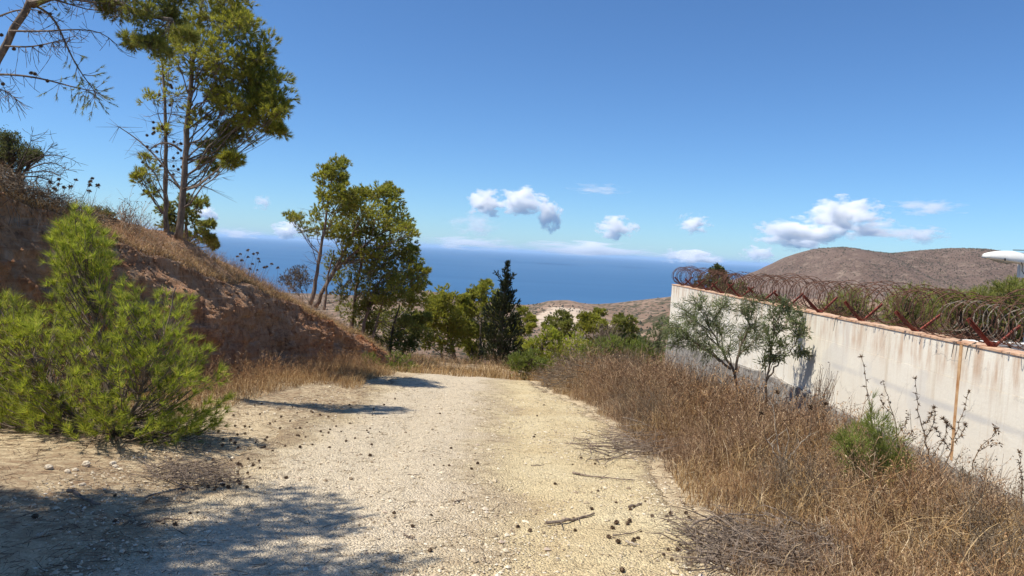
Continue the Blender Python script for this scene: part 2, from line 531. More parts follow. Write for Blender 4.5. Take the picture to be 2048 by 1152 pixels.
def hill_mat(name, a, b, dark, dots, quarry=False, dscale=0.055, cover=(0.30, 0.62)):
    m, nt, N, L = new_mat(name)
    tc = N.new('ShaderNodeTexCoord'); o = tc.outputs['Object']
    n1 = noise(N, L, o, 0.004, 5, 0.6); n2 = noise(N, L, o, 0.03, 5, 0.7)
    c = mix(N, L, mrange(N, L, n1.outputs[0], 0.38, 0.62), a, b)
    c = mix(N, L, mrange(N, L, n2.outputs[0], 0.5, 0.75), c, (0.27, 0.205, 0.155))
    vo = N.new('ShaderNodeTexVoronoi'); vo.inputs['Scale'].default_value = dscale; vo.inputs['Randomness'].default_value = 1.0
    L.new(o, vo.inputs['Vector'])
    n3 = noise(N, L, o, 0.006, 3, 0.6)
    thr = mrange(N, L, n3.outputs[0], 0.38, 0.66, cover[0], cover[1])
    d = mathn(N, L, 'LESS_THAN', vo.outputs['Distance'], thr)
    c = mix(N, L, mathn(N, L, 'MULTIPLY', d, dots), c, dark)
    if quarry:
        sx = N.new('ShaderNodeSeparateXYZ'); L.new(o, sx.inputs[0])
        nq = noise(N, L, o, 0.010, 4, 0.65)
        e1 = mathn(N, L, 'POWER', mathn(N, L, 'DIVIDE', mathn(N, L, 'SUBTRACT', sx.outputs[0], 175.0), 120.0), 2.0)
        e2 = mathn(N, L, 'POWER', mathn(N, L, 'DIVIDE', mathn(N, L, 'SUBTRACT', sx.outputs[1], 2190.0), 240.0), 2.0)
        e = mathn(N, L, 'ADD', mathn(N, L, 'ADD', e1, e2), mathn(N, L, 'MULTIPLY', mathn(N, L, 'SUBTRACT', nq.outputs[0], 0.5), 3.5))
        q = mrange(N, L, e, 1.0, 0.6)
        c = mix(N, L, q, c, (0.50, 0.40, 0.30))
        nt2 = noise(N, L, mapping(N, L, o, (0.004, 0.02, 0.02)), 1.0, 4, 0.6)
        c = mix(N, L, mathn(N, L, 'MULTIPLY', mrange(N, L, nt2.outputs[0], 0.56, 0.62), 0.5), c, (0.40, 0.28, 0.20))
    surf(nt, N, L, c, 1.0, n2.outputs[0], 0.6, 6.0, 0.05)
    return m


def sea_mat():
    m, nt, N, L = new_mat('deep blue sea')
    tc = N.new('ShaderNodeTexCoord')
    v = mapping(N, L, tc.outputs['Object'], (0.00025, 0.0012, 1))
    n = noise(N, L, v, 1.0, 5, 0.6)
    c = mix(N, L, mrange(N, L, n.outputs[0], 0.35, 0.65), (0.028, 0.105, 0.225), (0.040, 0.128, 0.260))
    surf(nt, N, L, c, 0.55, None, spec=0.25)
    return m


def wall_mat():
    m, nt, N, L = new_mat('stained white render')
    tc = N.new('ShaderNodeTexCoord'); o = tc.outputs['Object']
    sx = N.new('ShaderNodeSeparateXYZ'); L.new(o, sx.inputs[0])
    nb = noise(N, L, o, 1.1, 5, 0.6); nf = noise(N, L, o, 26, 4, 0.65)
    c = mix(N, L, mrange(N, L, nb.outputs[0], 0.35, 0.7), (0.87, 0.82, 0.70), (0.80, 0.73, 0.60))
    s1 = noise(N, L, mapping(N, L, o, (1, 4.0, 0.16)), 1.0, 5, 0.75)
    s2 = noise(N, L, mapping(N, L, o, (1, 11.0, 0.35)), 1.0, 4, 0.7)
    # streaks run down from the coping and fade out
    down = mrange(N, L, sx.outputs[2], -0.6, 0.95, 0.15, 1.0)
    k1 = mathn(N, L, 'MULTIPLY', mrange(N, L, s1.outputs[0], 0.54, 0.70), mathn(N, L, 'MULTIPLY', down, 0.55))
    c = mix(N, L, k1, c, (0.52, 0.40, 0.26))
    k2 = mathn(N, L, 'MULTIPLY', mrange(N, L, s2.outputs[0], 0.58, 0.74), mathn(N, L, 'MULTIPLY', down, 0.45))
    c = mix(N, L, k2, c, (0.45, 0.32, 0.20))
    # a few darker drips just below the coping
    topb = mrange(N, L, sx.outputs[2], 0.62, 0.97)
    s3 = noise(N, L, mapping(N, L, o, (1, 7.0, 0.9)), 1.0, 5, 0.7)
    k3 = mathn(N, L, 'MULTIPLY', mathn(N, L, 'MULTIPLY', topb, topb), mrange(N, L, s3.outputs[0], 0.44, 0.66, 0.0, 0.7))
    c = mix(N, L, k3, c, (0.50, 0.30, 0.17))
    # grey patched plaster bands
    bz = mathn(N, L, 'ABSOLUTE', mathn(N, L, 'SUBTRACT', mathn(N, L, 'ADD', sx.outputs[2], mathn(N, L, 'MULTIPLY', mathn(N, L, 'SUBTRACT', nb.outputs[0], 0.5), 0.10)), 0.555))
    kb = mathn(N, L, 'MULTIPLY', mrange(N, L, bz, 0.05, 0.015), mrange(N, L, nb.outputs[0], 0.40, 0.60, 0.15, 0.75))
    c = mix(N, L, kb, c, (0.60, 0.575, 0.53))
    low = mrange(N, L, mathn(N, L, 'ADD', sx.outputs[2], mathn(N, L, 'MULTIPLY', nb.outputs[0], 0.35)), 0.02, -0.22)
    c = mix(N, L, mathn(N, L, 'MULTIPLY', low, 0.6), c, (0.50, 0.44, 0.36))
    # hairline cracks and grey repair patches
    vc = N.new('ShaderNodeTexVoronoi'); vc.feature = 'DISTANCE_TO_EDGE'; vc.inputs['Scale'].default_value = 0.75
    nd = noise(N, L, o, 3.0, 4, 0.7)
    wv = N.new('ShaderNodeVectorMath'); wv.operation = 'ADD'; L.new(o, wv.inputs[0])
    wm = N.new('ShaderNodeVectorMath'); wm.operation = 'SCALE'; wm.inputs['Scale'].default_value = 0.35; L.new(nd.outputs['Color'], wm.inputs[0]); L.new(wm.outputs[0], wv.inputs[1])
    L.new(wv.outputs[0], vc.inputs['Vector'])
    c = mix(N, L, mathn(N, L, 'MULTIPLY', mrange(N, L, vc.outputs['Distance'], 0.007, 0.002), mrange(N, L, nb.outputs[0], 0.45, 0.6, 0.0, 0.6)), c, (0.40, 0.36, 0.31))
    npz = noise(N, L, o, 0.9, 3, 0.5)
    c = mix(N, L, mathn(N, L, 'MULTIPLY', mrange(N, L, npz.outputs[0], 0.60, 0.64), 0.35), c, (0.64, 0.62, 0.58))
    h = mathn(N, L, 'ADD', nb.outputs[0], mathn(N, L, 'MULTIPLY', nf.outputs[0], 0.25))
    surf(nt, N, L, c, 0.85, h, 0.35, 0.03, 0.2)
    return m


def simple(name, a, b, scale, rough=0.85, bstr=0.3, bd=0.01, spec=0.2, metal=0.0):
    m, nt, N, L = new_mat(name)
    tc = N.new('ShaderNodeTexCoord')
    n = noise(N, L, tc.outputs['Object'], scale, 5, 0.65)
    r = ramp(N, [(0.35, a), (0.65, b)]); L.new(n.outputs[0], r.inputs[0])
    surf(nt, N, L, r.outputs[0], rough, n.outputs[0], bstr, bd, spec, metal)
    return m


M['ground'] = ground_mat()
M['road'] = road_mat()
M['bank'] = bank_mat()
M['hills'] = hill_mat('dry scrubby hills', (0.175, 0.115, 0.078), (0.245, 0.165, 0.115), (0.050, 0.052, 0.028), 0.8, True)
M['mountain'] = hill_mat('stony mountain', (0.135, 0.092, 0.072), (0.170, 0.120, 0.095), (0.060, 0.045, 0.036), 0.6, False, 0.15, (0.25, 0.50))
M['scrub'] = island('mountain scrub', [(0, (0.040, 0.040, 0.026)), (1, (0.09, 0.08, 0.055))])
M['sea'] = sea_mat()
M['wall'] = wall_mat()
M['coping'] = simple('rust stained mortar coping', (0.52, 0.27, 0.15), (0.72, 0.52, 0.36), 6)
M['plinth'] = simple('rough grey concrete', (0.17, 0.155, 0.135), (0.36, 0.33, 0.29), 7, 0.95, 0.9, 0.05)
M['red_iron'] = simple('rusty red painted iron', (0.19, 0.045, 0.030), (0.29, 0.085, 0.060), 30, 0.75)
M['rust_wire'] = island('rusty wire', [(0, (0.075, 0.040, 0.028)), (1, (0.15, 0.080, 0.055))], 0.8, 0.3)
M['rust_wire'] = simple('rusty wire', (0.085, 0.042, 0.028), (0.17, 0.085, 0.055), 12, 0.75)
M['zinc_wire'] = simple('dull galvanised wire', (0.20, 0.165, 0.125), (0.36, 0.31, 0.24), 15, 0.55)
M['white_paint'] = simple('weathered white enamel', (0.74, 0.72, 0.64), (0.82, 0.80, 0.74), 12, 0.45, 0.1, 0.004, 0.4)
M['post'] = simple('white painted post', (0.70, 0.67, 0.60), (0.80, 0.78, 0.71), 8, 0.7)
M['dark_metal'] = simple('dark metal', (0.05, 0.045, 0.04), (0.10, 0.09, 0.08), 20, 0.6)
M['lamp_glass'] = simple('clouded lamp cover', (0.30, 0.28, 0.24), (0.40, 0.38, 0.33), 20, 0.3, 0.05, 0.003, 0.5)
M['stone'] = simple('pale limestone', (0.48, 0.40, 0.29), (0.68, 0.60, 0.47), 18, 0.95, 0.5, 0.01)
M['pebble'] = island('loose gravel', [(0, (0.24, 0.18, 0.12)), (0.2, (0.46, 0.37, 0.25)), (0.5, (0.60, 0.51, 0.36)), (0.85, (0.74, 0.66, 0.51)), (1, (0.44, 0.34, 0.26))], 0.95, 0.1)

# ------------------------------------------------------------------ sea, far land
mb = MB()
ys = np.array([-4000.0, 0, 3000, 8000, 20000, 60000, 150000, 320000])
xs = np.array([-250000.0, -60000, -15000, -4000, 0, 4000, 15000, 60000, 250000])
gx, gy = np.meshgrid(xs, ys)
V = np.stack([gx, gy, np.full_like(gx, -250.0)], -1).reshape(-1, 3)
nx = len(xs)
q = [(j * nx + i, j * nx + i + 1, (j + 1) * nx + i + 1, (j + 1) * nx + i) for j in range(len(ys) - 1) for i in range(nx - 1)]
mb.add(V, None, q)
tag(mb.build('sea', M['sea']), 'calm deep blue sea reaching to a hazy horizon', None, None, 'structure')


def grid(mb, X, Y, Z):
    n, m = X.shape
    i = np.arange(n - 1)[:, None] * m; j = np.arange(m - 1)[None]
    q = np.stack([i + j, i + j + 1, i + m + j + 1, i + m + j], -1).reshape(-1, 4)
    mb.add(np.stack([X, Y, Z], -1), None, q)


def skyline(pts, Y):
    P = np.array([at(a, b, Y) for a, b in pts])
    o = np.argsort(P[:, 0])
    return P[o, 0], P[o, 2]


r1x, r1z = skyline([(-900, 600), (-300, 640), (300, 640), (640, 600), (760, 592), (830, 580), (870, 584), (920, 600), (980, 606), (1040, 612), (1075, 609), (1100, 603), (1140, 601), (1170, 607), (1200, 610), (1240, 606), (1290, 599), (1345, 593), (1450, 590), (1700, 600), (2600, 640)], 2600)
r2x, r2z = skyline([(700, 800), (900, 790), (1040, 760), (1180, 700), (1260, 654), (1340, 624), (1420, 606), (1600, 598), (1900, 605), (2600, 640)], 950)


def far_z(X, Y):
    z = np.interp(Y, [20, 40, 60, 100, 300, 700, 1200, 1600, 2300, 3000, 3400, 3600], [-3.6, -6.0, -11, -24, -70, -135, -188, -205, -222, -238, -248, -262])
    amp = np.interp(Y, [40, 100, 400, 1200, 3000, 3600], [0, 1.5, 7, 17, 17, 3])
    z = z + amp * (fbm(X / 260.0, Y / 330.0, 5) * 1.4 - 0.15)
    z1 = np.interp(X, r1x, r1z) + 3.5 * fbm(X / 60.0, Y / 400.0, 4)
    g1 = np.exp(-np.abs((Y - 2600) / np.where(Y < 2600, 520, 330)) ** 1.7)
    g1 = g1 * (1 + 0.22 * fbm(X / 140.0, Y / 240.0, 4) * (1 - g1))
    z = z + np.maximum(z1 - z, 0) * g1
    z2 = np.interp(X, r2x, r2z) + 2.0 * fbm(X / 40.0, Y / 150.0, 4)
    g2 = np.exp(-np.abs((Y - 950) / np.where(Y < 950, 330, 260)) ** 1.8)
    g2 = g2 * (1 + 0.2 * fbm(X / 70.0, Y / 110.0, 4) * (1 - g2))
    z = z + np.maximum(z2 - z, 0) * g2
    return z


yy = np.concatenate([np.geomspace(36, 400, 50), np.geomspace(410, 3600, 150)])
tt = np.linspace(-1.0, 1.2, 250)
TT, YY = np.meshgrid(tt, yy)
XX = TT * YY
mb = MB(); grid(mb, XX, YY, far_z(XX, YY))
tag(mb.build('hills', M['hills'], smooth=True), 'dry scrubby coastal hills and valley below the track', None, None, 'structure')

# the two humped mountain
mx, mz = skyline([(1250, 640), (1380, 605), (1470, 574), (1530, 549), (1560, 531), (1600, 509), (1640, 497), (1690, 494), (1740, 502), (1790, 507), (1840, 501), (1900, 496), (1950, 497), (1975, 505), (2000, 525), (2030, 548), (2060, 562), (2130, 580), (2300, 600), (2600, 640)], 2500)


def mountain_z(X, Y):
    top = np.interp(X, mx, mz)
    base = -200.0
    d = Y - 2500 - 60 * fbm(X / 400.0, 3.3, 2)
    g = np.exp(-np.abs(d / np.where(d < 0, 720, 600)) ** 1.8)
    n = fbm(X / 170.0, Y / 300.0, 5)
    rid = 1 - np.abs(fbm(X / 150.0 + 40, Y / 520.0, 4)) * 2
    z = base + (top - base) * g * (1 + 0.10 * n * (1 - g)) + 44 * rid * g * (1 - g) * 2.2
    # low spur in front of the saddle
    s = np.exp(-((X - 1240 - 0.2 * (Y - 1500)) / 260) ** 2 - ((Y - 1500) / 330) ** 2)
    return z + 70 * s * (1 + 0.4 * n) - 160 * sm(800, 420, X)


MX, MY = np.meshgrid(np.linspace(300, 2750, 220), np.linspace(1000, 3500, 150))
MZ = mountain_z(MX, MY)
mb = MB(); grid(mb, MX, MY, MZ)
tag(mb.build('mountain', M['mountain'], smooth=True), 'barren two humped mountain dotted with scrub', None, None, 'structure')
mb = MB()
n = 42000
sx_ = rng.uniform(420, 2600, n); sy_ = rng.uniform(1250, 2560, n)
keep = fbm(sx_ / 140, sy_ / 140, 4) * 1.4 + 0.35 * rng.normal(size=n) > -0.15
sx_, sy_ = sx_[keep], sy_[keep]; n = len(sx_)
c = np.stack([sx_, sy_, mountain_z(sx_, sy_)], -1)
oct_ = np.array([[1, 0, 0.2], [0, 1, 0.2], [-1, 0, 0.2], [0, -1, 0.2], [0, 0, 1.0]])
s_ = rng.uniform(0.9, 2.5, n) * np.where(rng.random(n) < 0.06, 1.5, 1)
V = c[:, None] + oct_[None] * s_[:, None, None] * rng.uniform(0.7, 1.3, (n, 5, 1))
b = (np.arange(n) * 5)[:, None, None]
mb.add(V, (b + np.array([[0, 1, 4], [1, 2, 4], [2, 3, 4], [3, 0, 4]])[None]).reshape(-1, 3))
tag(mb.build('mountain_scrub', M['scrub']), 'dark low scrub dotted over the mountain side', None, None, 'stuff')
# scrub and pines on the coastal hills
mb = MB()
n = 9000
sy_ = rng.uniform(500, 2650, n); sx_ = rng.uniform(-0.35, 0.32, n) * sy_
keep = fbm(sx_ / 120 + 3, sy_ / 160, 3) + 0.22 * rng.normal(size=n) > 0.05
sx_, sy_ = sx_[keep], sy_[keep]; n = len(sx_)
c = np.stack([sx_, sy_, far_z(sx_, sy_) - 0.3], -1)
s_ = rng.uniform(1.2, 4.2, n)
V = c[:, None] + oct_[None] * s_[:, None, None] * rng.uniform(0.7, 1.3, (n, 5, 1)) * np.array([1, 1, 1.25])
b = (np.arange(n) * 5)[:, None, None]
mb.add(V, (b + np.array([[0, 1, 4], [1, 2, 4], [2, 3, 4], [3, 0, 4]])[None]).reshape(-1, 3))
tag(mb.build('hill_scrub', M['scrub']), 'dark scrub and pines scattered over the coastal hills', None, None, 'stuff')

# ------------------------------------------------------------------ near ground and road
RE = np.array([gp(*p)[:2] for p in [(1455, 1180), (1440, 1152), (1395, 1060), (1355, 1005), (1325, 955), (1290, 915), (1225, 868), (1180, 820), (1110, 788), (1078, 770)]])
RE = np.vstack([[1.6, -6], [1.5, 2.5], RE, [[0.62, 20.2], [-0.2, 23]]])
LE = np.array([[-2.6, -6], [-2.6, 2.5], [-2.75, 5], [-2.9, 8], [-2.9, 11], [-2.9, 14], [-2.8, 17], [-2.45, 19.2], [-2.9, 20.5], [-4.0, 23]])
_o = np.argsort(RE[:, 1]); RE = RE[_o]


def road_r(Y): return np.interp(Y, RE[:, 1], RE[:, 0]) + 0.10 * vn2(np.asarray(Y) * 1.7, 3.1) + 0.05 * vn2(np.asarray(Y) * 6, 8.1)
def road_l(Y): return np.interp(Y, LE[:, 1], LE[:, 0]) + 0.18 * vn2(np.asarray(Y) * 1.3, 7.7) + 0.06 * vn2(np.asarray(Y) * 6, 5.1)


GX, GY = np.meshgrid(np.linspace(-15, 16, 190), np.linspace(-8, 46, 330))
GZ = gz(GX, GY)
inside = sm(0, 0.15, GX - road_l(GY) - 0.02) * sm(0, 0.15, road_r(GY) - GX - 0.02) * (GY < 22.5)
GZ = GZ - 0.06 * inside
mb = MB(); grid(mb, GX, GY, GZ)
tag(mb.build('ground', M['ground'], smooth=True), 'dry soil strewn with pine needles beside the track', None, None, 'structure')
vv = np.concatenate([np.linspace(-5, 3, 20), np.linspace(3.1, 22.4, 320)])
uu = np.linspace(0, 1, 90)
UU, VV = np.meshgrid(uu, vv)
l_, r_ = road_l(VV), road_r(VV)
RX = l_ + (r_ - l_) * UU
edge = np.minimum(UU, 1 - UU) * (r_ - l_)
RZ = gz(RX, VV) + 0.012 + 0.012 * fbm(RX * 9, VV * 9, 3) - 0.055 * (1 - sm(0, 0.14, edge))
mb = MB(); grid(mb, RX, VV, RZ)
road_ob = mb.build('road', M['road'], smooth=True)
_wl = np.interp(VV, [3, 6, 9, 14, 19, 22], [0.9, 1.3, 1.2, 0.9, 0.5, 0.4]); _dl = RX - l_; _dr = r_ - RX
_vg = np.maximum(1 - _dl / _wl, 1 - _dr / 0.45)
_a = road_ob.data.attributes.new('verge', 'FLOAT', 'POINT'); _a.data.foreach_set('value', np.clip(_vg, -0.6, 1.2).astype(np.float32).ravel())
tag(road_ob, 'pale gravel track running downhill between the bank and the wall', None, None, 'structure')

# ------------------------------------------------------------------ earth bank
TOPS = [np.array([-8.3, 5.0, 3.0]), np.array([-7.9, 7.6, 2.75]), at(0, 392, 10), at(130, 440, 11.3), at(230, 485, 12.4), at(400, 545, 14.6), at(560, 600, 17.5), at(650, 640, 19.8), at(740, 690, 22.6), at(775, 712, 24.5), at(800, 722, 27), at(815, 728, 31)]
TOPS = np.array(TOPS)
TOPS = np.vstack([[-8.6, -4, 3.2], [-8.5, 1, 3.1], TOPS])
yb = np.linspace(-4, 31, 420)
tx = np.interp(yb, TOPS[:, 1], TOPS[:, 0]); tz = np.interp(yb, TOPS[:, 1], TOPS[:, 2])
kk = np.hanning(25); kk /= kk.sum()
tx = np.convolve(np.pad(tx, 12, 'edge'), kk, 'valid'); tz = np.convolve(np.pad(tz, 12, 'edge'), kk, 'valid')
tz = tz + 0.10 * vn2(yb * 1.1, 0.5) + 0.06 * vn2(yb * 3.1, 2.5)
# profile: (sideways offset as share of height, height share)
prof_h = np.concatenate([np.linspace(-0.08, 0.62, 40), np.linspace(0.64, 1.0, 26)])
plat = np.concatenate([np.linspace(0.08, 1.2, 14), np.linspace(1.35, 14, 40)])
nb_ = len(prof_h) + len(plat)
BX = np.zeros((len(yb), nb_)); BY = np.zeros_like(BX); BZ = np.zeros_like(BX)
for k in range(nb_):
    if k < len(prof_h):
        h = prof_h[k]
        x0 = tx + 0.02
        H = np.maximum(tz - road_z(yb), 0.15)
        steep = 0.13 * (1 - min(max(h, 0), 0.66) / 0.66) ** 1.2 + (0.19 + 0.09 * vn2(yb * 0.8, 31.0)) * (1 - sm(0.66, 1.02, h + 0.10 * vn2(yb * 1.3, 22.0)))
        X = x0 + H * steep + (0.10 if 0.80 < h < 0.90 else 0.0) * 0
        # vertical gullies and lumps
        z = road_z(yb) - 0.05 + h * (H + 0.05)
        gul = fbm(yb * 1.6 + 0.5 * fbm(yb * 0.9, z * 0.9, 2), z * 0.5 + 11, 4)
        lump = fbm(yb * 5.0, z * 4.0 + 3, 4)
        w = math.sin(math.pi * min(max(h, 0.0), 1.0)) * 0.8 + 0.25
        X = X + w * (0.30 * gul + 0.20 * lump + 0.15 * fbm(yb * 9, z * 8 + 7, 3))
        BX[:, k] = X; BY[:, k] = yb + 0.06 * lump; BZ[:, k] = z + 0.03 * lump
    else:
        d = plat[k - len(prof_h)]
        X = tx - d
        rise = 0.30 * min(d, 1.6) - 0.02 * max(d - 2.5, 0) - 0.10 * max(d - 5, 0)
        z = tz + rise * np.interp(yb, [0, 10, 13, 15.5, 18, 22, 26], [0.5, 0.8, 1.5, 2.3, 2.0, 1.5, 1.0]) + 0.10 * fbm(X * 1.1, yb * 1.1, 4) * min(1, d * 2)
        BX[:, k] = X; BY[:, k] = yb; BZ[:, k] = z
mb = MB(); grid(mb, BX[:, ::-1], BY[:, ::-1], BZ[:, ::-1])
tag(mb.build('earth_bank', M['bank'], smooth=True), 'cut red and grey earth bank along the left of the track', None, None, 'structure')


def bank_pt(y, d):
    """point on the bank's top, d metres back from its lip"""
    i = np.clip(np.searchsorted(yb, y), 0, len(yb) - 1)
    k = len(prof_h) + np.clip(np.searchsorted(plat, d), 0, len(plat) - 1)
    return np.stack([BX[i, k], BY[i, k], BZ[i, k]], -1)


# ------------------------------------------------------------------ wall
def wx(Y): return 4.42 + 0.0115 * Y
WY0, WY1 = -3.0, 21.2
WT = 0.22
def wtop(Y): return 0.965 - 0.004 * Y
thing('concrete_wall', (wx(WY0), WY0, -0.3), 'stained white rendered wall with grey base and rusty top beside the track', 'wall')['kind'] = 'thing'


wall = bpy.data.objects['concrete_wall']


def wbox(y0, y1, z0, z1, dx0, dx1, mb=None):
    """box along the wall; z may be functions of Y"""
    mb = mb or MB()
    ny = max(2, int((y1 - y0) / 0.4) + 1)
    Y = np.linspace(y0, y1, ny)
    f = lambda z: (np.array([z(a) for a in Y]) if callable(z) else np.full(ny, z))
    A, B = f(z0), f(z1); x = wx(Y)
    ring = np.stack([np.stack([x + dx0, Y, A], -1), np.stack([x + dx1, Y, A], -1), np.stack([x + dx1, Y, B], -1), np.stack([x + dx0, Y, B], -1)], 1)
    V = ring.reshape(-1, 3); q = []
    for i in range(ny - 1):
        for j in range(4):
            a = i * 4 + j; b_ = i * 4 + (j + 1) % 4
            q.append((a, a + 4, b_ + 4, b_))
    q.append((0, 1, 2, 3)); e = (ny - 1) * 4; q.append((e + 3, e + 2, e + 1, e))
    mb.add(V, None, q)
    return mb


def pl_top(Y): return float(np.interp(Y, [-3, 12.5, 16, 21.2], [-0.27, -0.31, -0.50, -0.80]))
joints = [WY0, 2.7, 7.2, 11.9, 16.6, WY1]
for i in range(len(joints) - 1):
    a, b_ = joints[i] + (0.004 if i else 0), joints[i + 1] - (0.004 if i < 4 else 0)
    wbox(a, b_, 0.560, lambda y: wtop(y) - 0.022, 0.004, WT).build('wall_panel', M['wall'], wall)
    wbox(a, b_, lambda y: pl_top(y), 0.5575, 0.0, WT).build('wall_panel', M['wall'], wall)
    mbc = MB()
    yq = np.arange(a, b_ - 0.2, 0.37)
    wbox(a, b_, lambda y: wtop(y) - 0.022, lambda y: wtop(y) + 0.008 * vn2(y * 3, 1.0), -0.006, WT + 0.01, mbc)
    mbc.build('coping', M['coping'], wall)
wbox(WY0 + 0.02, WY1 - 0.02, lambda y: pl_top(y) + 0.03, lambda y: wtop(y) - 0.06, 0.02, WT - 0.02).build('wall_core', M['wall'], wall)
mbp = MB()
Yp = np.linspace(WY0, WY1 - 0.03, 160)
rows = []
for (dx, dz) in ((-0.05, 'b'), (-0.06, 'm'), (-0.045, 't'), (0.02, 't2')):
    zz = np.array([gz(wx(y), y) - 0.6 if dz == 'b' else (pl_top(y) - 0.25 if dz == 'm' else (pl_top(y) + 0.035 * vn2(y * 3.3, 1.5) + (0.02 if dz == 't2' else 0))) for y in Yp])
    rows.append(np.stack([wx(Yp) + dx + 0.018 * vn2(Yp * 4, zz * 3), Yp, zz], -1))
Rw = np.array(rows)
grid(mbp, Rw[:, :, 0], Rw[:, :, 1], Rw[:, :, 2])
wbox(WY0, WY1 - 0.03, lambda y: float(gz(wx(y), y)) - 0.6, lambda y: pl_top(y) - 0.04, 0.0, WT, mbp)
mbp.build('plinth', M['plinth'], wall)
# rust run along the joint and a cable hanging over it
mbr = MB()
for y, wdt in ((7.2, 0.022),):
    wbox(y - wdt, y + wdt, -0.26, 0.93, -0.0035, 0.003, mbr)
mbr.build('joint_filler', simple('rust streaked joint filler', (0.42, 0.20, 0.08), (0.66, 0.44, 0.24), 7), wall)
for y in (7.05, 7.28, 10.05, 11.3):
    mbk = MB()
    x = wx(y)
    mbk.tube([(x + 0.05, y, wtop(y) + 0.015), (x - 0.03, y - 0.01, wtop(y) - 0.02), (x - 0.035, y + 0.01, wtop(y) - 0.12 - 0.08 * random.random())], [0.008, 0.006, 0.003], 4)
    mbk.build('iron_stub', M['dark_metal'], wall)

BR_PX = [(1958, 689), (1811, 660), (1703, 637), (1624, 617), (1563, 605), (1513, 596), (1474, 590), (1436, 584), (1405, 579), (1380, 573), (1355, 568)]
BY_ = [6.9 + 1.335 * i for i in range(11)] 
BY_ = [BY_[0] - 2 * 1.335, BY_[0] - 1.335] + BY_
for y in BY_:
    if y > 20.9: y = 20.75
    x = wx(y) + WT / 2; z = wtop(y)
    br = bpy.data.objects.new('wire_bracket', None); COL.objects.link(br); br.parent = wall
    for s in (-1, 1):
        mbb = MB()
        d = unit(np.array([s * 0.25, random.uniform(-0.02, 0.02), random.uniform(0.22, 0.27)]))
        Lb = random.uniform(0.34, 0.38)
        a = np.cross(d, np.array([0, 1.0, 0])); a = unit(a)
        c0 = np.array([x, y + s * 0.003, z - 0.02])
        rot = np.stack([a, np.cross(d, a), d], 1)
        # angle iron: two thin flanges
        mbb.box(c0 + d * Lb / 2, (0.017, 0.0025, Lb / 2), rot)
        mbb.box(c0 + d * Lb / 2 + rot[:, 0] * 0.0162 * s + rot[:, 1] * 0.016, (0.0025, 0.0145, Lb / 2), rot)
        pieceof(br, mbb, 'bracket_arm', M['red_iron'])
    mbb = MB(); mbb.box((x, y, z + 0.01), (0.03, 0.02, 0.035))
    pieceof(br, mbb, 'bracket_foot', M['red_iron'])


def coil(y0, y1, rad, pitch, wr, jit, xo=0.0, zo=0.26, seed=0, clump=0.55):
    r2 = np.random.default_rng(seed)
    turns = int((y1 - y0) / pitch)
    n = turns * 26
    t = np.linspace(0, 1, n)
    ph = t * turns * 2 * math.pi
    yv = y0 + (y1 - y0) * t
    yv = yv + clump * 0.5 * vn2(yv * 0.55, 4.0 + seed) + 0.05 * vn2(ph / 6.28 * 0.9, 2.0 + seed)
    loop = ph / (2 * math.pi)
    rr = rad * (1 + jit * vn2(loop * 0.7, 8.0 + seed) + 0.3 * jit * vn2(loop * 3.1, 3.0))
    x = wx(yv) + WT / 2 + xo + rr * np.cos(ph) + 0.03 * vn2(loop * 0.8, 5)
    z = wtop(yv) + zo + rr * np.sin(ph) * 0.98 - (rad - rr) * 0.5 + 0.02 * vn2(loop * 0.6, 7)
    yy_ = yv + 0.10 * np.sin(ph + 0.6) * vn2(loop * 0.5, 9 + seed)
    return np.stack([x, yy_, z], -1)


def barbs(path, every, size):
    seg = np.linalg.norm(np.diff(path, axis=0), axis=1); cum = np.concatenate([[0], np.cumsum(seg)])
    s = np.arange(0.02, cum[-1], every)
    P = np.stack([np.interp(s, cum, path[:, i]) for i in range(3)], -1)
    T = unit(np.stack([np.interp(s + 0.01, cum, path[:, i]) for i in range(3)], -1) - P)
    N_ = unit(np.cross(T, rng.normal(size=T.shape)))
    mb = MB()
    n = len(P)
    V = np.stack([P + T * 0.007 + N_ * 0.002, P + T * 0.016 + N_ * size, P - T * 0.016 + N_ * size, P - T * 0.007 + N_ * 0.002,
                  P + T * 0.016 - N_ * size, P - T * 0.016 - N_ * size], 1)
    b_ = (np.arange(n) * 6)[:, None, None]
    mb.add(V, (b_ + np.array([[0, 1, 3], [3, 2, 0], [0, 4, 3], [3, 5, 0]])[None]).reshape(-1, 3))
    return mb


rw = thing('razor_wire_coil', (wx(6) + WT / 2, 6, wtop(6)), 'long rusty coil of razor wire lying in the red brackets along the wall top', 'razor wire')
p1 = coil(5.9, 20.95, 0.235, 0.118, 0.005, 0.16, seed=1)
p2 = coil(4.6, 20.6, 0.215, 0.36, 0.005, 0.16, zo=0.24, seed=5)
for p in (p1, p2):
    mb = MB(); mb.tube(p, 0.0036, 4); mb.build('wire_strand', M['rust_wire'], rw)
    tag(barbs(p, 0.07, 0.013).build('barb_strip', M['rust_wire'], rw), kind='stuff')
zw = thing('razor_wire_coil', (wx(5) + WT / 2, 5, wtop(5)), 'pale grey coil of razor wire with wide loops at the near end of the wall', 'razor wire')
p3 = coil(4.6, 7.9, 0.165, 0.15, 0.005, 0.12, xo=0.10, zo=0.23, seed=9, clump=0.2)
mb = MB(); mb.tube(p3, 0.0032, 4); mb.build('wire_strand', M['zinc_wire'], zw)
tag(barbs(p3, 0.06, 0.011).build('barb_strip', M['zinc_wire'], zw), kind='stuff')

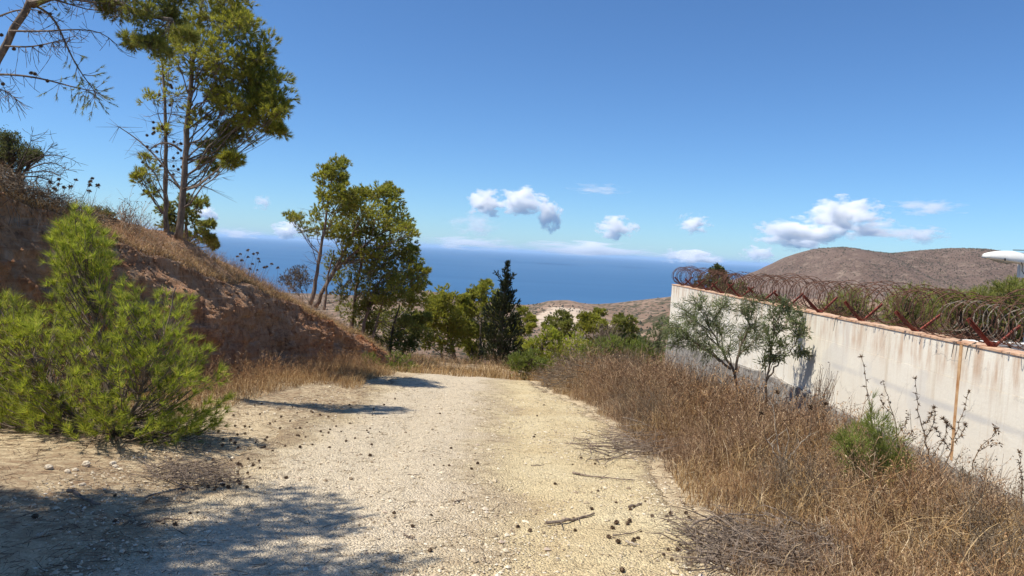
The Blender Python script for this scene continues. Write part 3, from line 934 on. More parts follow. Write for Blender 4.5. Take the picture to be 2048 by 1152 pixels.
# inner wall behind and the street lamp
iw = thing('inner_wall', at(2010, 700, 8.8), 'low pale rendered wall seen behind the razor wire at the right edge', 'wall')
iw['kind'] = 'thing'
mb = MB()
a = at(1952, 689, 8.6)
mb.box((a[0] + 2.0, 8.75, a[2] - 1.0), (2.0, 0.1, 1.0)); mb.build('wall_body', M['wall'], iw)
mb = MB(); mb.box((a[0] + 2.0, 8.75, a[2] + 0.015), (2.01, 0.12, 0.015)); mb.build('wall_cap', M['post'], iw)
mb = MB(); q0 = at(2012, 690, 8.63); mb.tube([q0 + [0, 0, 0.05], q0 + [0.06, -0.0, -0.04]], [0.012, 0.012], 5); mb.build('iron_stub', M['dark_metal'], iw)

LY = 10.0
lb = at(2060, 640, LY)
lamp = thing('street_lamp', (lb[0], LY, float(gz(lb[0], LY))), 'white street lamp head reaching in over the wall from the right edge', 'street lamp')
mb = MB()
g0 = np.array([lb[0] + 0.035, LY, float(gz(lb[0], LY)) - 0.2])
mb.box(((g0[0], LY, (g0[2] + lb[2] + 0.9) / 2)), (0.06, 0.06, (lb[2] + 0.9 - g0[2]) / 2)); mb.build('post', M['post'], lamp)
bx = at(2062, 527, LY)
mb = MB(); mb.box((bx[0], LY - 0.02, bx[2] - 0.03), (0.175, 0.03, 0.17)); mb.build('mounting_plate', M['post'], lamp)
tip = at(1968, 513, LY - 0.1); root = at(2062, 529, LY - 0.1)
ax = root - tip; Lh = np.linalg.norm(ax); ax = ax / Lh
side = np.array([0, 1.0, 0]); up = unit(np.cross(ax, side)) * -1
if up[2] < 0: up = -up
ts = np.linspace(0, 1, 16); rings = []
for t in ts:
    hh = 0.145 * math.sin(math.pi * min(0.98, 0.06 + 0.62 * t + 0.0)) ** 0.7 * (1.0 if t < 0.55 else 1 - 0.55 * (t - 0.55))
    ww = 0.115 * math.sin(math.pi * min(0.9, 0.08 + 0.60 * t)) ** 0.6 * (1.0 if t < 0.6 else 1 - 0.8 * (t - 0.6))
    cc = tip + ax * Lh * t
    ring = []
    for k in range(14):
        an = 2 * math.pi * k / 14
        v = math.sin(an); u_ = math.cos(an)
        ring.append(cc + side * ww * u_ + up * (hh * v if v > 0 else 0.022 * v))
    rings.append(ring)
V = np.array(rings).reshape(-1, 3)
q = [(i * 14 + j, i * 14 + (j + 1) % 14, (i + 1) * 14 + (j + 1) % 14, (i + 1) * 14 + j) for i in range(15) for j in range(14)]
mb = MB(); mb.add(V, [(0, k + 1, k) for k in range(1, 13)] + [(210, 210 + k, 211 + k) for k in range(1, 13)], q); mb.build('lamp_housing', M['white_paint'], lamp, True)
mb = MB()
P = [tip + ax * Lh * t - up * 0.012 for t in np.linspace(0.14, 0.62, 6)]
for k in range(5):
    pass
mb.tube(P, [0.015, 0.03, 0.036, 0.036, 0.03, 0.015], 8)
mb.build('lamp_cover', M['lamp_glass'], lamp, True)
mb = MB(); c0 = tip + ax * Lh * 0.33 - side * 0.112 - up * 0.005; mb.box(c0, (0.008, 0.006, 0.018)); mb.build('latch', M['dark_metal'], lamp)
mb = MB(); e0 = at(2026, 500, LY - 0.05); e1 = at(2066, 501, LY - 0.05); mb.tube([e0, e1], 0.006, 5); mb.build('tie_bar', M['dark_metal'], lamp)
mb = MB(); mb.tube([at(2042, 523, LY - 0.2), at(2045, 531, LY - 0.2), at(2044, 541, LY - 0.2), at(2048, 548, LY - 0.2), at(2058, 552, LY - 0.2)], 0.006, 5); mb.build('cable', M['dark_metal'], lamp)


# ------------------------------------------------------------------ trees
def curve(p0, p1, n=6, sag=0.0, jit=0.03, lift=0.0):
    p0 = np.asarray(p0, float); p1 = np.asarray(p1, float)
    t = np.linspace(0, 1, n)[:, None]
    L = np.linalg.norm(p1 - p0)
    P = p0 + (p1 - p0) * t
    P = P + np.array([0, 0, 1.0]) * (np.sin(t * math.pi) * L * (lift - sag))
    P[1:-1] += rng.normal(size=(n - 2, 3)) * L * jit
    P[1:-1] = (P[:-2] + 2 * P[1:-1] + P[2:]) / 4
    return P


def path(pts, n=14, jit=0.0):
    pts = np.asarray(pts, float)
    d = np.concatenate([[0], np.cumsum(np.linalg.norm(np.diff(pts, axis=0), axis=1))])
    s = np.linspace(0, d[-1], n)
    P = np.stack([np.interp(s, d, pts[:, i]) for i in range(3)], -1)
    for _ in range(2):
        P[1:-1] = (P[:-2] + 2 * P[1:-1] + P[2:]) / 4
    if jit: P[1:-1] += rng.normal(size=(n - 2, 3)) * jit
    return P


def nearest_start(trunk, target, back=0.35):
    """where on the trunk a branch to target starts: somewhat lower than it"""
    d = np.linalg.norm(trunk - target, axis=1)
    tz_ = target[2] - back * d.min() - 0.15 * (trunk[-1, 2] - trunk[0, 2])
    i = int(np.argmin(np.abs(trunk[:, 2] - tz_)))
    return min(max(i, 2), len(trunk) - 1)


def clump_tufts(c, r, n, flat=0.75):
    d = unit(rng.normal(size=(n, 3)))
    rad = r * (rng.random(n) ** 0.35)
    P = c + d * rad[:, None] * np.array([1, 1, flat])
    D = unit(d * 0.8 + np.array([0, 0, 0.55]) + rng.normal(size=(n, 3)) * 0.35)
    return P, D


def pine_tree(name, trunks, clumps, label, cat='tree', group=None, L=0.09, w=0.010, m=13, dens=1.0, mat='pine', barkm='bark', r0=0.08, bare=0, spread=0.9, twigs=9, sub=5, bare_len=0.5, cones=0, flat=0.75, r_tip=0.3, rbk=1.0):
    """trunks: lists of world points; clumps: (point, radius[, density])"""
    root_p = np.array(trunks[0][0], float)
    root = thing(name, root_p, label, cat, group)
    tm = MB(); bm = MB(); fm = MB(); T = []
    for i, t in enumerate(trunks):
        P = path(t, 18, 0.015 * r0 / 0.08)
        rr = r0 * (1 if i == 0 else 0.75)
        tm.tube(P, np.linspace(rr * 1.15, rr * r_tip, len(P)) * (1 + 0.08 * rng.normal(size=len(P))), 8)
        T.append(P)
    allP = []
    for cl in clumps:
        c, r = np.asarray(cl[0], float), cl[1]; dn = cl[2] if len(cl) > 2 else 1.0
        ti = int(np.argmin([np.linalg.norm(P - c, axis=1).min() for P in T]))
        P = T[ti]; k = nearest_start(P, c)
        br = curve(P[k], c, 7, 0.06, 0.05)
        rb = max(0.010, r0 * 0.32 * rbk * (1 - 0.5 * k / len(P)))
        bm.tube(br, np.linspace(rb, rb * 0.4, 7), 5)
        # clusters of lobes inside one clump make the outline uneven
        nl = max(3, int(twigs))
        for a in range(nl):
            d = unit(rng.normal(size=3) + np.array([0, 0, 0.25]))
            e = c + d * r * rng.uniform(0.25, 1.0) * np.array([1, 1, flat])
            tw = curve(br[rng.integers(3, 7)], e, 4, 0.05, 0.06)
            bm.sticks(tw[:-1], tw[1:], rb * 0.28, rb * 0.16)
            nt_ = max(2, int(sub * 1.7 * dn * rng.uniform(0.6, 1.4)))
            lp, ld = clump_tufts(e, r * rng.uniform(0.30, 0.48), nt_ * 3, 0.8)
            bm.ribbons(np.repeat(e[None], len(lp), 0), lp, rb * 0.24, rb * 0.14)
            out = unit(e - c + 1e-6)
            fm.tufts(lp, ld * 0.7 + out * 0.5, int(m * 1.4), L, w * 1.2, spread, L * 0.7)
            allP.append(lp)
    # dead bare twigs on the lower trunk
    for a in range(bare):
        P = T[rng.integers(len(T))]; k = rng.integers(4, 13)
        an = rng.uniform(0, 6.28)
        e = P[k] + np.array([math.cos(an), math.sin(an), rng.uniform(-0.1, 0.5)]) * bare_len * rng.uniform(0.4, 1.2)
        tw = curve(P[k], e, 5, 0.0, 0.05)
        bm.sticks(tw[:-1], tw[1:], np.linspace(0.012, 0.006, 4) * r0 / 0.08, np.linspace(0.009, 0.003, 4) * r0 / 0.08)
        for b_ in range(5):
            s = tw[rng.integers(1, 5)]; e2 = s + unit(e - P[k] + rng.normal(size=3) * 0.3) * bare_len * 0.35
            bm.sticks([s], [e2], 0.005 * r0 / 0.08, 0.002 * r0 / 0.08)
    tm.build('trunk', M[barkm], root, True)
    bm.build('branches', M[barkm], root)
    fm.build('crown', M[mat], root)
    return root, (np.concatenate(allP) if allP else None), T


def PX(pts, Y, dj=0.0):
    return [at(a, b_, Y + (rng.uniform(-dj, dj) if dj else 0)) for a, b_ in pts]


def CL(lst, Y, depth, k=1.0):
    """clumps from photo places; r in photo pixels"""
    out = []
    for c in lst:
        y = Y + rng.uniform(-depth, depth)
        out.append((at(c[0], c[1], y), c[2] * k * y / FPX, c[3] if len(c) > 3 else 1.0))
    return out


def cone_mesh(size):
    mb = MB(); n = 26
    k = np.arange(n); z = 1 - 2 * (k + 0.5) / n
    ph = k * 2.39996
    r = np.sqrt(1 - z * z)
    d = np.stack([r * np.cos(ph), r * np.sin(ph), z], -1)
    P = d * np.array([0.30, 0.30, 0.42]) * size
    mb.blades(P * 0.2, d, 0.42 * size, 0.28 * size)
    mb.blades(P * 0.6, unit(d + np.array([0, 0, 0.5])), 0.26 * size, 0.34 * size)
    # solid core
    V = []
    for i in range(4):
        zz = -0.36 + 0.24 * i; rr = (0.16, 0.24, 0.20, 0.08)[i]
        for j in range(6): V.append((rr * math.cos(j * 1.047), rr * math.sin(j * 1.047), zz))
    mb.add(np.array(V) * size, [(0, k2 + 1, k2) for k2 in range(1, 5)] + [(18, 18 + k2, 19 + k2) for k2 in range(1, 5)], [(i * 6 + j, i * 6 + (j + 1) % 6, i * 6 + 6 + (j + 1) % 6, i * 6 + 6 + j) for i in range(3) for j in range(6)])
    me = mb.mesh('pine_cone'); me.materials.append(M['cone'])
    return me


CONE = cone_mesh(0.075)


def hang_cones(root, T, n, spread_, lo=0.3, hi=0.9):
    off = parent_off(root)
    for i in range(n):
        P = T[rng.integers(len(T))]; k = rng.integers(int(lo * 18), int(hi * 18))
        o = bpy.data.objects.new('cone', CONE); COL.objects.link(o); o.parent = root
        p = P[k] + np.array([rng.normal() * spread_, rng.normal() * spread_, rng.normal() * 0.2]) - off
        o.location = p; o.rotation_euler = (rng.uniform(0, 3), rng.uniform(0, 3), 0)
        o.scale = [1.15] * 3


# tall pine on the bank, and its thin neighbour
YT = 15.5
r_, _, T = pine_tree('pine_tree', [PX([(357, 478), (362, 430), (368, 370), (376, 240), (385, 130), (400, 40), (415, -60)], YT)],
    CL([(430, 30, 50), (480, 70, 50), (515, 105, 42), (450, 115, 50), (532, 150, 40), (490, 170, 50), (552, 190, 36), (556, 222, 28), (525, 235, 38), (545, 258, 22), (470, 225, 42), (425, 175, 42, .7), (436, 300, 28), (462, 320, 18), (455, 275, 26), (415, 330, 16, .6), (400, 240, 30, .5), (375, 60, 45, .6), (400, 105, 40, .6), (420, -40, 60), (470, 10, 45), (345, 90, 32, .5), (440, 205, 36, .8), (500, 140, 40), (505, 200, 36), (460, 60, 40), (485, 260, 26), (535, 200, 36), (410, 140, 36, .7)], YT, 0.55, 1.14),
    'tall pine with one sided bright crown on the bank top', 'pine tree', None, 0.10, 0.009, 16, mat='pine', r0=0.068, bare=34, bare_len=0.75, twigs=11, sub=4.6)
hang_cones(r_, T, 26, 0.35, 0.25, 0.62)
br = MB()
for pts, ra in (([(364, 302), (345, 287), (318, 285), (300, 300)], .03), ([(366, 385), (335, 340), (300, 300), (268, 272), (238, 254)], .028), ([(370, 330), (400, 315), (420, 300)], .02), ([(362, 380), (345, 362), (322, 352)], .02), ([(366, 378), (400, 368), (428, 382)], .014)):
    P = path(PX(pts, YT, 0.1), 10); br.tube(P, np.linspace(ra, ra * 0.3, 10), 5)
    for i in range(26):
        s = P[rng.integers(3, 10)]; e = s + np.array([rng.normal() * .25 - .1, rng.normal() * .15, rng.normal() * .14])
        br.sticks([s], [e], 0.005, 0.002)
br.build('bare_branch', M['bark'], r_)
r_, _, T = pine_tree('pine_tree', [PX([(333, 476), (331, 400), (331, 300), (331, 220), (325, 150), (322, 90)], YT + 0.5)],
    CL([(305, 205, 26, .5), (322, 150, 28, .6), (300, 345, 22, .5), (285, 358, 18, .6), (290, 318, 16, .4), (340, 130, 30, .5), (322, 265, 18, .4), (276, 350, 12, .5), (300, 385, 14, .5), (350, 190, 24, .5), (335, 75, 30, .6)], YT + 0.5, 0.35),
    'thin sparse pine full of cones, left of the tall pine', 'pine tree', None, 0.09, 0.009, 11, mat='pine', r0=0.055, bare=40, bare_len=0.6, twigs=7, sub=4)
hang_cones(r_, T, 22, 0.28, 0.25, 0.7)
# round pine behind them
pine_tree('pine_tree', [PX([(372, 500), (372, 460), (374, 420)], 22)], CL([(335, 420, 22), (365, 405, 22), (395, 412, 20), (345, 448, 24), (380, 440, 26), (408, 452, 18), (418, 478, 14), (360, 475, 22), (395, 478, 22), (425, 490, 10)], 22, 0.8),
    'small round pine low behind the tall pine trunk', 'pine tree', None, 0.09, 0.016, 12, mat='pine_dark', r0=0.07, twigs=8, sub=5)

# pine at the top left corner, its trunk just outside
YO = 10.5
T0 = PX([(-150, 420), (-60, 250), (-5, 118), (35, 40), (62, 8), (85, -60), (120, -150)], YO)
r_, _, T = pine_tree('pine_tree', [T0, PX([(62, 8), (140, -22), (215, -5), (290, 30), (345, 40)], YO)],
    CL([(290, 30, 45, 1.0), (250, 5, 45), (340, 45, 40), (300, 85, 26, .8), (345, 15, 45), (265, 85, 20, .6), (360, -30, 45), (215, 10, 28, .5), (150, -40, 70), (250, -60, 70), (325, 100, 18, .7), (365, 75, 22, .8)], YO, 0.4),
    'leaning pine with half bare hanging branches at the top left corner', 'pine tree', None, 0.075, 0.007, 12, mat='pine_dark', r0=0.07, bare=0, twigs=9, sub=6, r_tip=.5, rbk=.45)
br = MB(); fo = MB()
for pts, ra, tuf in (([(62, 8), (105, 25), (128, 80), (150, 128), (178, 168), (192, 186)], .02, 1), ([(-60, 150), (30, 148), (100, 160), (150, 176), (188, 182)], .02, 1), ([(20, 62), (90, 63), (150, 58), (205, 62), (232, 88)], .017, 0), ([(10, 92), (60, 95), (110, 84), (150, 72)], .015, 0), ([(-20, 40), (30, 20), (75, 18), (120, 40)], .015, 0), ([(-30, 175), (10, 180), (35, 200)], .012, 0), ([(60, 5), (130, -6), (180, 5), (250, 10)], .03, 0), ([(110, -40), (200, -10), (300, 30)], .035, 0)):
    P = path(PX(pts, YO, 0.15), 12); br.tube(P, np.linspace(ra, ra * 0.3, 12), 5)
    for i in range(46):
        k = rng.integers(2, 12); s = P[k]; e = s + np.array([rng.normal() * .15 + .06, rng.normal() * .1, rng.normal() * .12 - .10])
        tw = curve(s, e, 4, 0.1, 0.04); br.sticks(tw[:-1], tw[1:], 0.0045, 0.0025)
        if tuf and k > 5: fo.tufts(tw[-2:], unit(np.repeat((e - s)[None], 2, 0)), 14, 0.07, 0.0065, 0.9, 0.05)
br.build('bare_branch', M['bark'], r_); fo.build('hanging_foliage', M['pine_dark'], r_)
off = parent_off(r_)
for (x, y) in [(80, 25), (100, 28), (3, 70), (28, 98), (82, 92), (70, 148), (62, 146), (6, 168), (95, 162)]:
    o = bpy.data.objects.new('cone', CONE); COL.objects.link(o); o.parent = r_; o.location = at(x, y, YO - 0.08) - off; o.rotation_euler = (rng.uniform(0, 3), 1, 0); o.scale = [0.9] * 3

# leaning pines in the middle
YM = 25.0
pine_tree('pine_tree', [PX([(620, 610), (628, 585), (645, 480), (658, 390), (668, 325)], YM)],
    CL([(665, 332, 26), (650, 345, 18), (682, 335, 16), (672, 362, 20), (655, 385, 20, .8), (690, 385, 24), (640, 425, 16, .5), (592, 438, 18, .5), (612, 462, 18, .5), (580, 432, 10, .5), (625, 440, 16, .5), (700, 410, 24), (672, 420, 22, .8), (655, 360, 18), (690, 400, 22), (645, 400, 18, .7), (675, 350, 16)], YM, 0.8, 1.12),
    'slender pale trunked pine leaning right at the left edge of the grove', 'pine tree', 'pines of the grove beyond the bank', 0.10, 0.017, 11, mat='pine', r0=0.065, bare=22, twigs=8, sub=4, bare_len=0.7)
pine_tree('pine_tree', [PX([(630, 615), (642, 590), (672, 535), (690, 500), (720, 440), (760, 395)], YM + 1.2), PX([(672, 540), (715, 500), (760, 470), (790, 450)], YM + 1.2)],
    CL([(755, 388, 26), (740, 400, 24), (780, 395, 22), (725, 420, 30), (765, 425, 32), (795, 440, 30), (812, 470, 24), (740, 460, 34), (775, 470, 34), (700, 455, 28, .8), (800, 495, 28), (755, 505, 32), (820, 505, 16), (710, 500, 26, .8), (785, 380, 14), (690, 430, 24), (700, 400, 22), (715, 390, 20), (750, 445, 30), (690, 475, 26), (680, 450, 22, .8), (730, 500, 28), (805, 455, 26), (780, 500, 30), (660, 460, 20, .7)], YM + 1.2, 1.2, 1.15),
    'broad dense pine leaning right, tallest crown over the grove middle', 'pine tree', 'pines of the grove beyond the bank', 0.10, 0.018, 12, mat='pine', r0=0.075, bare=16, twigs=9, sub=4.6, bare_len=0.7)
pine_tree('pine_tree', [PX([(702, 660), (706, 630), (715, 560), (728, 500), (735, 460)], YM + 2), PX([(648, 620), (655, 560), (668, 500)], YM + 1)],
    CL([(730, 540, 30, .7), (760, 545, 34), (795, 540, 30), (700, 560, 24, .5), (780, 580, 32), (812, 560, 28), (745, 580, 26, .7), (720, 470, 26, .7), (690, 530, 18, .6), (700, 510, 26, .8), (680, 560, 22, .6), (715, 590, 26, .7), (740, 560, 28), (690, 595, 22, .6), (770, 520, 30), (660, 520, 20, .6), (800, 500, 26)], YM + 2, 1.3, 1.15),
    'shaded middle pine of the grove with bare lower trunk', 'pine tree', 'pines of the grove beyond the bank', 0.10, 0.018, 12, mat='pine_dark', r0=0.07, bare=26, twigs=9, sub=3.8, bare_len=0.7)
pine_tree('pine_tree', [PX([(722, 680), (730, 640), (752, 570), (780, 540)], YM + 1.5), PX([(742, 690), (760, 620), (772, 580)], YM + 1.5)],
    CL([(830, 540, 18), (846, 545, 14), (838, 562, 20), (815, 590, 28), (790, 600, 28), (840, 585, 18), (765, 605, 26, .7), (830, 610, 22), (800, 570, 26), (825, 525, 18), (770, 570, 26), (750, 605, 24)], YM + 1.5, 1.1, 1.12),
    'low bright pine of the grove reaching right towards the sea', 'pine tree', 'pines of the grove beyond the bank', 0.10, 0.018, 12, mat='pine', r0=0.06, bare=16, twigs=9, sub=3.8, bare_len=0.6)
pine_tree('pine_tree', [PX([(780, 720), (782, 680), (790, 640), (800, 610)], YM + 3)],
    CL([(760, 635, 30), (795, 630, 34), (830, 640, 28), (745, 660, 26, .8), (780, 665, 32), (815, 672, 28), (840, 665, 20), (720, 640, 24, .7), (700, 620, 22, .6), (770, 690, 22, .7), (735, 615, 26), (760, 600, 28), (800, 655, 28), (725, 670, 20, .7), (815, 650, 26), (850, 640, 18), (800, 690, 20), (745, 690, 18), (820, 695, 18)], YM + 3, 1.4, 1.12),
    'bushy dark pine under the grove, standing right of the bank end', 'pine tree', 'pines of the grove beyond the bank', 0.10, 0.02, 12, mat='pine_dark', barkm='bark_dark', r0=0.07, bare=20, twigs=9, sub=3.8, bare_len=0.7)

# trees beyond the road's crest
YC = 38.0
pine_tree('pine_tree', [PX([(918, 760), (915, 738), (905, 695), (895, 660), (890, 630)], YC), PX([(884, 755), (883, 720), (884, 690)], YC + 1)],
    CL([(890, 590, 22), (905, 600, 20), (870, 605, 20), (925, 615, 18), (860, 635, 24), (890, 630, 26), (920, 645, 22), (848, 660, 20), (875, 665, 24), (905, 672, 20), (935, 670, 16, .8), (852, 685, 14, .8), (838, 640, 14), (885, 695, 16, .7), (880, 620, 22), (915, 630, 20), (860, 620, 18), (930, 650, 18), (865, 650, 22), (900, 655, 24), (830, 655, 14)], YC, 1.3, 1.15),
    'light green round pine with dark leaning trunk beyond the track end', 'pine tree', 'trees beyond the crest of the track', 0.13, 0.028, 11, mat='pine', barkm='bark_dark', r0=0.12, bare=10, twigs=9, sub=5, bare_len=0.8)
pine_tree('pine_tree', [PX([(962, 765), (962, 740), (960, 690), (962, 630)], YC + 2), PX([(938, 765), (940, 735), (945, 690)], YC + 2)],
    CL([(965, 585, 22), (985, 595, 20), (945, 590, 16), (950, 615, 24), (980, 620, 24), (1005, 615, 16), (940, 645, 22), (970, 650, 26), (945, 675, 22), (970, 685, 24), (950, 705, 18), (925, 600, 12), (972, 570, 12), (960, 605, 22), (990, 640, 22), (935, 620, 18), (955, 665, 24), (985, 670, 22), (930, 690, 18), (960, 715, 18), (945, 730, 14)], YC + 2, 1.4, 1.15),
    'medium green pine directly left of the dark cypress', 'pine tree', 'trees beyond the crest of the track', 0.13, 0.028, 11, mat='pine', barkm='bark_dark', r0=0.11, bare=10, twigs=9, sub=5, bare_len=0.8)
pine_tree('pine_tree', [PX([(1040, 765), (1042, 730), (1042, 680), (1042, 640)], YC + 6)],
    CL([(1045, 630, 18), (1058, 642, 14), (1035, 650, 18), (1050, 668, 18), (1040, 690, 18), (1065, 655, 10), (1025, 670, 16), (1058, 695, 14)], YC + 6, 1.0),
    'small pine peeping out right of the dark cypress', 'pine tree', 'trees beyond the crest of the track', 0.13, 0.03, 11, mat='pine', barkm='bark_dark', r0=0.09, bare=6, twigs=8, sub=5)

# cypress
cy_b = at(1000, 770, YC - 1)
cyp = thing('cypress_tree', cy_b, 'dark ragged cypress with horned spire top against the sea', 'cypress tree')
tm = MB(); fm = MB(); bm = MB()
P = path(PX([(1000, 772), (1000, 730), (1003, 660), (1008, 600), (1013, 545), (1016, 524)], YC - 1), 20, 0.01)
tm.tube(P, np.linspace(0.15, 0.012, 20), 7); tm.build('trunk', M['bark_dark'], cyp, True)
prof = [(722, 34), (700, 44), (675, 46), (650, 42), (625, 34), (605, 24), (592, 14), (580, 8), (565, 6), (550, 5), (535, 4), (524, 1)]
py_ = np.array([a for a, b_ in prof][::-1]); pr_ = np.array([b_ for a, b_ in prof][::-1])
for i in range(620):
    y = 728 - 202 * rng.random() ** 1.25; r = np.interp(y, py_, pr_) * (YC - 1) / FPX
    f_ = (rng.random() ** 0.5)
    an = rng.uniform(0, 6.283)
    rr = r * f_ * (1.0 + 0.45 * vn2(an * 1.6, y / 16.0))
    ctr = at(np.interp(y, [524, 545, 600, 660, 730], [1016, 1013, 1008, 1003, 1000]), y, YC - 1)
    e = ctr + np.array([math.cos(an) * rr, math.sin(an) * rr, 0.05])
    s = ctr + np.array([0, 0, -0.55 * rr - 0.05])
    bm.sticks([s], [e], 0.012, 0.005)
    d = unit(np.array([math.cos(an) * 0.6, math.sin(an) * 0.6, 0.9]))
    tk = float(np.interp(y, [524, 560, 610], [0.45, 0.6, 1.0]))
    fm.tufts(e + rng.normal(size=(4, 3)) * 0.07 * tk, d + rng.normal(size=(4, 3)) * 0.3, 9, 0.17 * tk, 0.045 * tk, 0.45, 0.12 * tk)
# the horn shaped side shoots of the top
for pts in ([(1012, 580), (1003, 562), (992, 546)], [(1014, 575), (1020, 560), (1027, 550)], [(1010, 598), (1022, 590), (1028, 583)]):
    Q = path(PX(pts, YC - 1.1), 9)
    bm.tube(Q, np.linspace(0.03, 0.008, 9), 4)
    for p in Q[2:]:
        fm.tufts(p + rng.normal(size=(5, 3)) * 0.04, unit(Q[-1] - Q[0]) + rng.normal(size=(5, 3)) * 0.5, 8, 0.13, 0.04, 0.5, 0.08)
bm.build('branches', M['bark_dark'], cyp); fm.build('crown', M['cypress'], cyp)

# trees right of the track end
YR = 48.0
for spec in (
    ('small dark round pine, left one of the trio before the quarry', [(1118, 725), (1118, 690), (1117, 650)], [(1112, 640, 16), (1128, 640, 15), (1100, 650, 12), (1120, 655, 18), (1140, 652, 12), (1108, 668, 14, .7), (1130, 672, 14, .7)], 'pine_dark'),
    ('largest bushy pine, middle one of the trio before the quarry', [(1190, 740), (1188, 690), (1186, 650)], [(1180, 636, 16), (1200, 634, 14), (1165, 645, 14), (1190, 650, 20), (1215, 650, 12, .6), (1172, 665, 18), (1200, 672, 20, .5), (1222, 668, 14, .5), (1185, 690, 18, .6)], 'pine'),
    ('dark green pine, right one of the trio before the quarry', [(1250, 745), (1250, 700), (1248, 660)], [(1245, 640, 13), (1258, 645, 13), (1235, 652, 12), (1262, 662, 15), (1245, 672, 18), (1272, 680, 14), (1255, 690, 18), (1238, 690, 14), (1270, 700, 12)], 'pine_dark')):
    pine_tree('pine_tree', [PX(spec[1], YR)], CL(spec[2], YR, 1.4, 1.22), spec[0], 'pine tree', 'trees beyond the crest of the track', 0.15, 0.036, 11, mat=spec[3], barkm='bark_dark', r0=0.10, bare=14, twigs=8, sub=5, bare_len=0.9)
# dead twiggy crown in front of the middle one
dt = thing('dead_shrub', at(1215, 705, 44), 'brown leafless twiggy shrub before the middle pine of the trio', 'shrub')
mb = MB(); b0 = at(1215, 712, 44)
for i in range(120):
    e = at(rng.normal(1215, 16), rng.uniform(648, 700), 44 + rng.normal() * 0.7)
    tw = curve(b0 + rng.normal(size=3) * 0.1, e, 5, 0, 0.06); mb.sticks(tw[:-1], tw[1:], 0.016, 0.010)
    for j in range(7):
        s = tw[rng.integers(2, 5)]; mb.sticks([s], [s + rng.normal(size=3) * 0.22], 0.010, 0.006)
mb.build('twigs', M['twiggy'], dt)


# ------------------------------------------------------------------ shrubs
def bush(name, label, cat, base, clumps, mat, L, w, m, stems=8, style='tuft', group=None, sub=14, barkm='bark_dark', spread=1.0, rb=0.012, flat=0.92):
    root = thing(name, base, label, cat, group)
    bm = MB(); fm = MB()
    base = np.asarray(base, float)
    for cl in clumps:
        c, r = np.asarray(cl[0], float), cl[1]; dn = cl[2] if len(cl) > 2 else 1
        br = curve(base + rng.normal(size=3) * np.array([.08, .08, .02]), c, 6, 0.0, 0.05)
        bm.tube(br, np.linspace(rb, rb * 0.4, 6), 4)
        n = int(sub * 3.0 * dn)
        P, D = clump_tufts(c, r * 1.28, n, flat)
        st = br[rng.integers(3, 6, n)]
        bm.ribbons(st, P, rb * 0.6, rb * 0.24)
        if style == 'tuft': fm.tufts(P, D, m, L, w, spread, L * 0.8)
        else:
            k = len(P)
            PP = np.repeat(P, m, 0) + rng.normal(size=(k * m, 3)) * r * 0.14
            DD = np.repeat(D, m, 0) + rng.normal(size=(k * m, 3)) * 0.7
            fm.leaves(PP, DD, L * rng.uniform(0.7, 1.3, k * m), w * rng.uniform(0.7, 1.3, k * m))
    bm.build('stems', M[barkm], root)
    fm.build('foliage', M[mat], root)
    return root


def GB(px, Y, sink=0.0):
    X = at(px, 700, Y)[0]
    z = gz(X, Y) if Y < 40 else far_z(X, Y)
    return np.array([X, Y, float(z) - sink])


bush('young_pine', 'bright yellow green young pine with pointed top at the track end', 'pine tree', GB(1082, 25), CL([(1097, 668, 12), (1105, 680, 13), (1085, 690, 15), (1065, 695, 14), (1108, 705, 14), (1075, 712, 17), (1095, 725, 15), (1060, 725, 15)], 25, 0.35), 'pine_bright', 0.11, 0.02, 13, sub=26)
bush('green_shrub', 'leafy light green shrub at the right edge of the track end', 'shrub', GB(1055, 21.5), CL([(1050, 722, 14), (1070, 735, 14), (1040, 742, 13), (1060, 752, 12), (1078, 748, 9), (1090, 735, 14), (1065, 718, 14), (1035, 725, 12)], 21.5, 0.3, 1.1), 'broom', 0.10, 0.02, 11, sub=26)
bush('green_shrub', 'yellowish spreading shrub behind the dry brush mound', 'shrub', GB(1165, 25), CL([(1125, 700, 14), (1145, 695, 14), (1165, 700, 13), (1135, 718, 14), (1160, 716, 13), (1185, 712, 12), (1120, 688, 12), (1150, 682, 12)], 25, 0.5, 1.15), 'pine_bright', 0.10, 0.019, 10, sub=22)
bush('green_shrub', 'green broom shrub between the brush mound and the wall', 'shrub', GB(1245, 24), CL([(1210, 712, 12), (1228, 705, 12), (1250, 712, 14), (1270, 715, 14), (1240, 725, 14), (1290, 712, 14), (1262, 728, 13), (1305, 720, 12), (1200, 695, 12), (1225, 690, 12), (1255, 698, 12), (1285, 700, 14), (1180, 705, 12)], 24, 0.5, 1.15), 'broom', 0.13, 0.014, 12, sub=24, spread=0.7)
bush('green_shrub', 'dull grey green shrub beside the far end of the wall', 'shrub', GB(1312, 24), CL([(1300, 680, 16), (1320, 670, 16), (1330, 690, 16), (1310, 705, 14), (1325, 650, 12, .6), (1290, 695, 12)], 24, 0.5), 'acacia', 0.12, 0.015, 10, sub=22)
bush('green_shrub', 'round pale green bush at the foot of the bank end', 'shrub', gp(742, 752), CL([(738, 718, 10), (746, 730, 11), (735, 738, 9), (752, 742, 9)], 20.3, 0.2), 'broom', 0.08, 0.012, 12, sub=34, rb=.006)
bush('green_shrub', 'green shrub mixed with dry grass right of the bank end', 'shrub', GB(800, 22.5), CL([(788, 720, 13), (806, 725, 14), (822, 738, 11), (778, 738, 11), (800, 742, 12)], 22.5, 0.35), 'broom', 0.09, 0.014, 11, sub=22, rb=.007)
bush('green_shrub', 'low olive coloured shrub left of the cypress foot', 'shrub', GB(855, 30), CL([(845, 735, 12), (865, 738, 10), (830, 740, 10)], 30, 0.4), 'shrub', 0.11, 0.02, 10, sub=18)
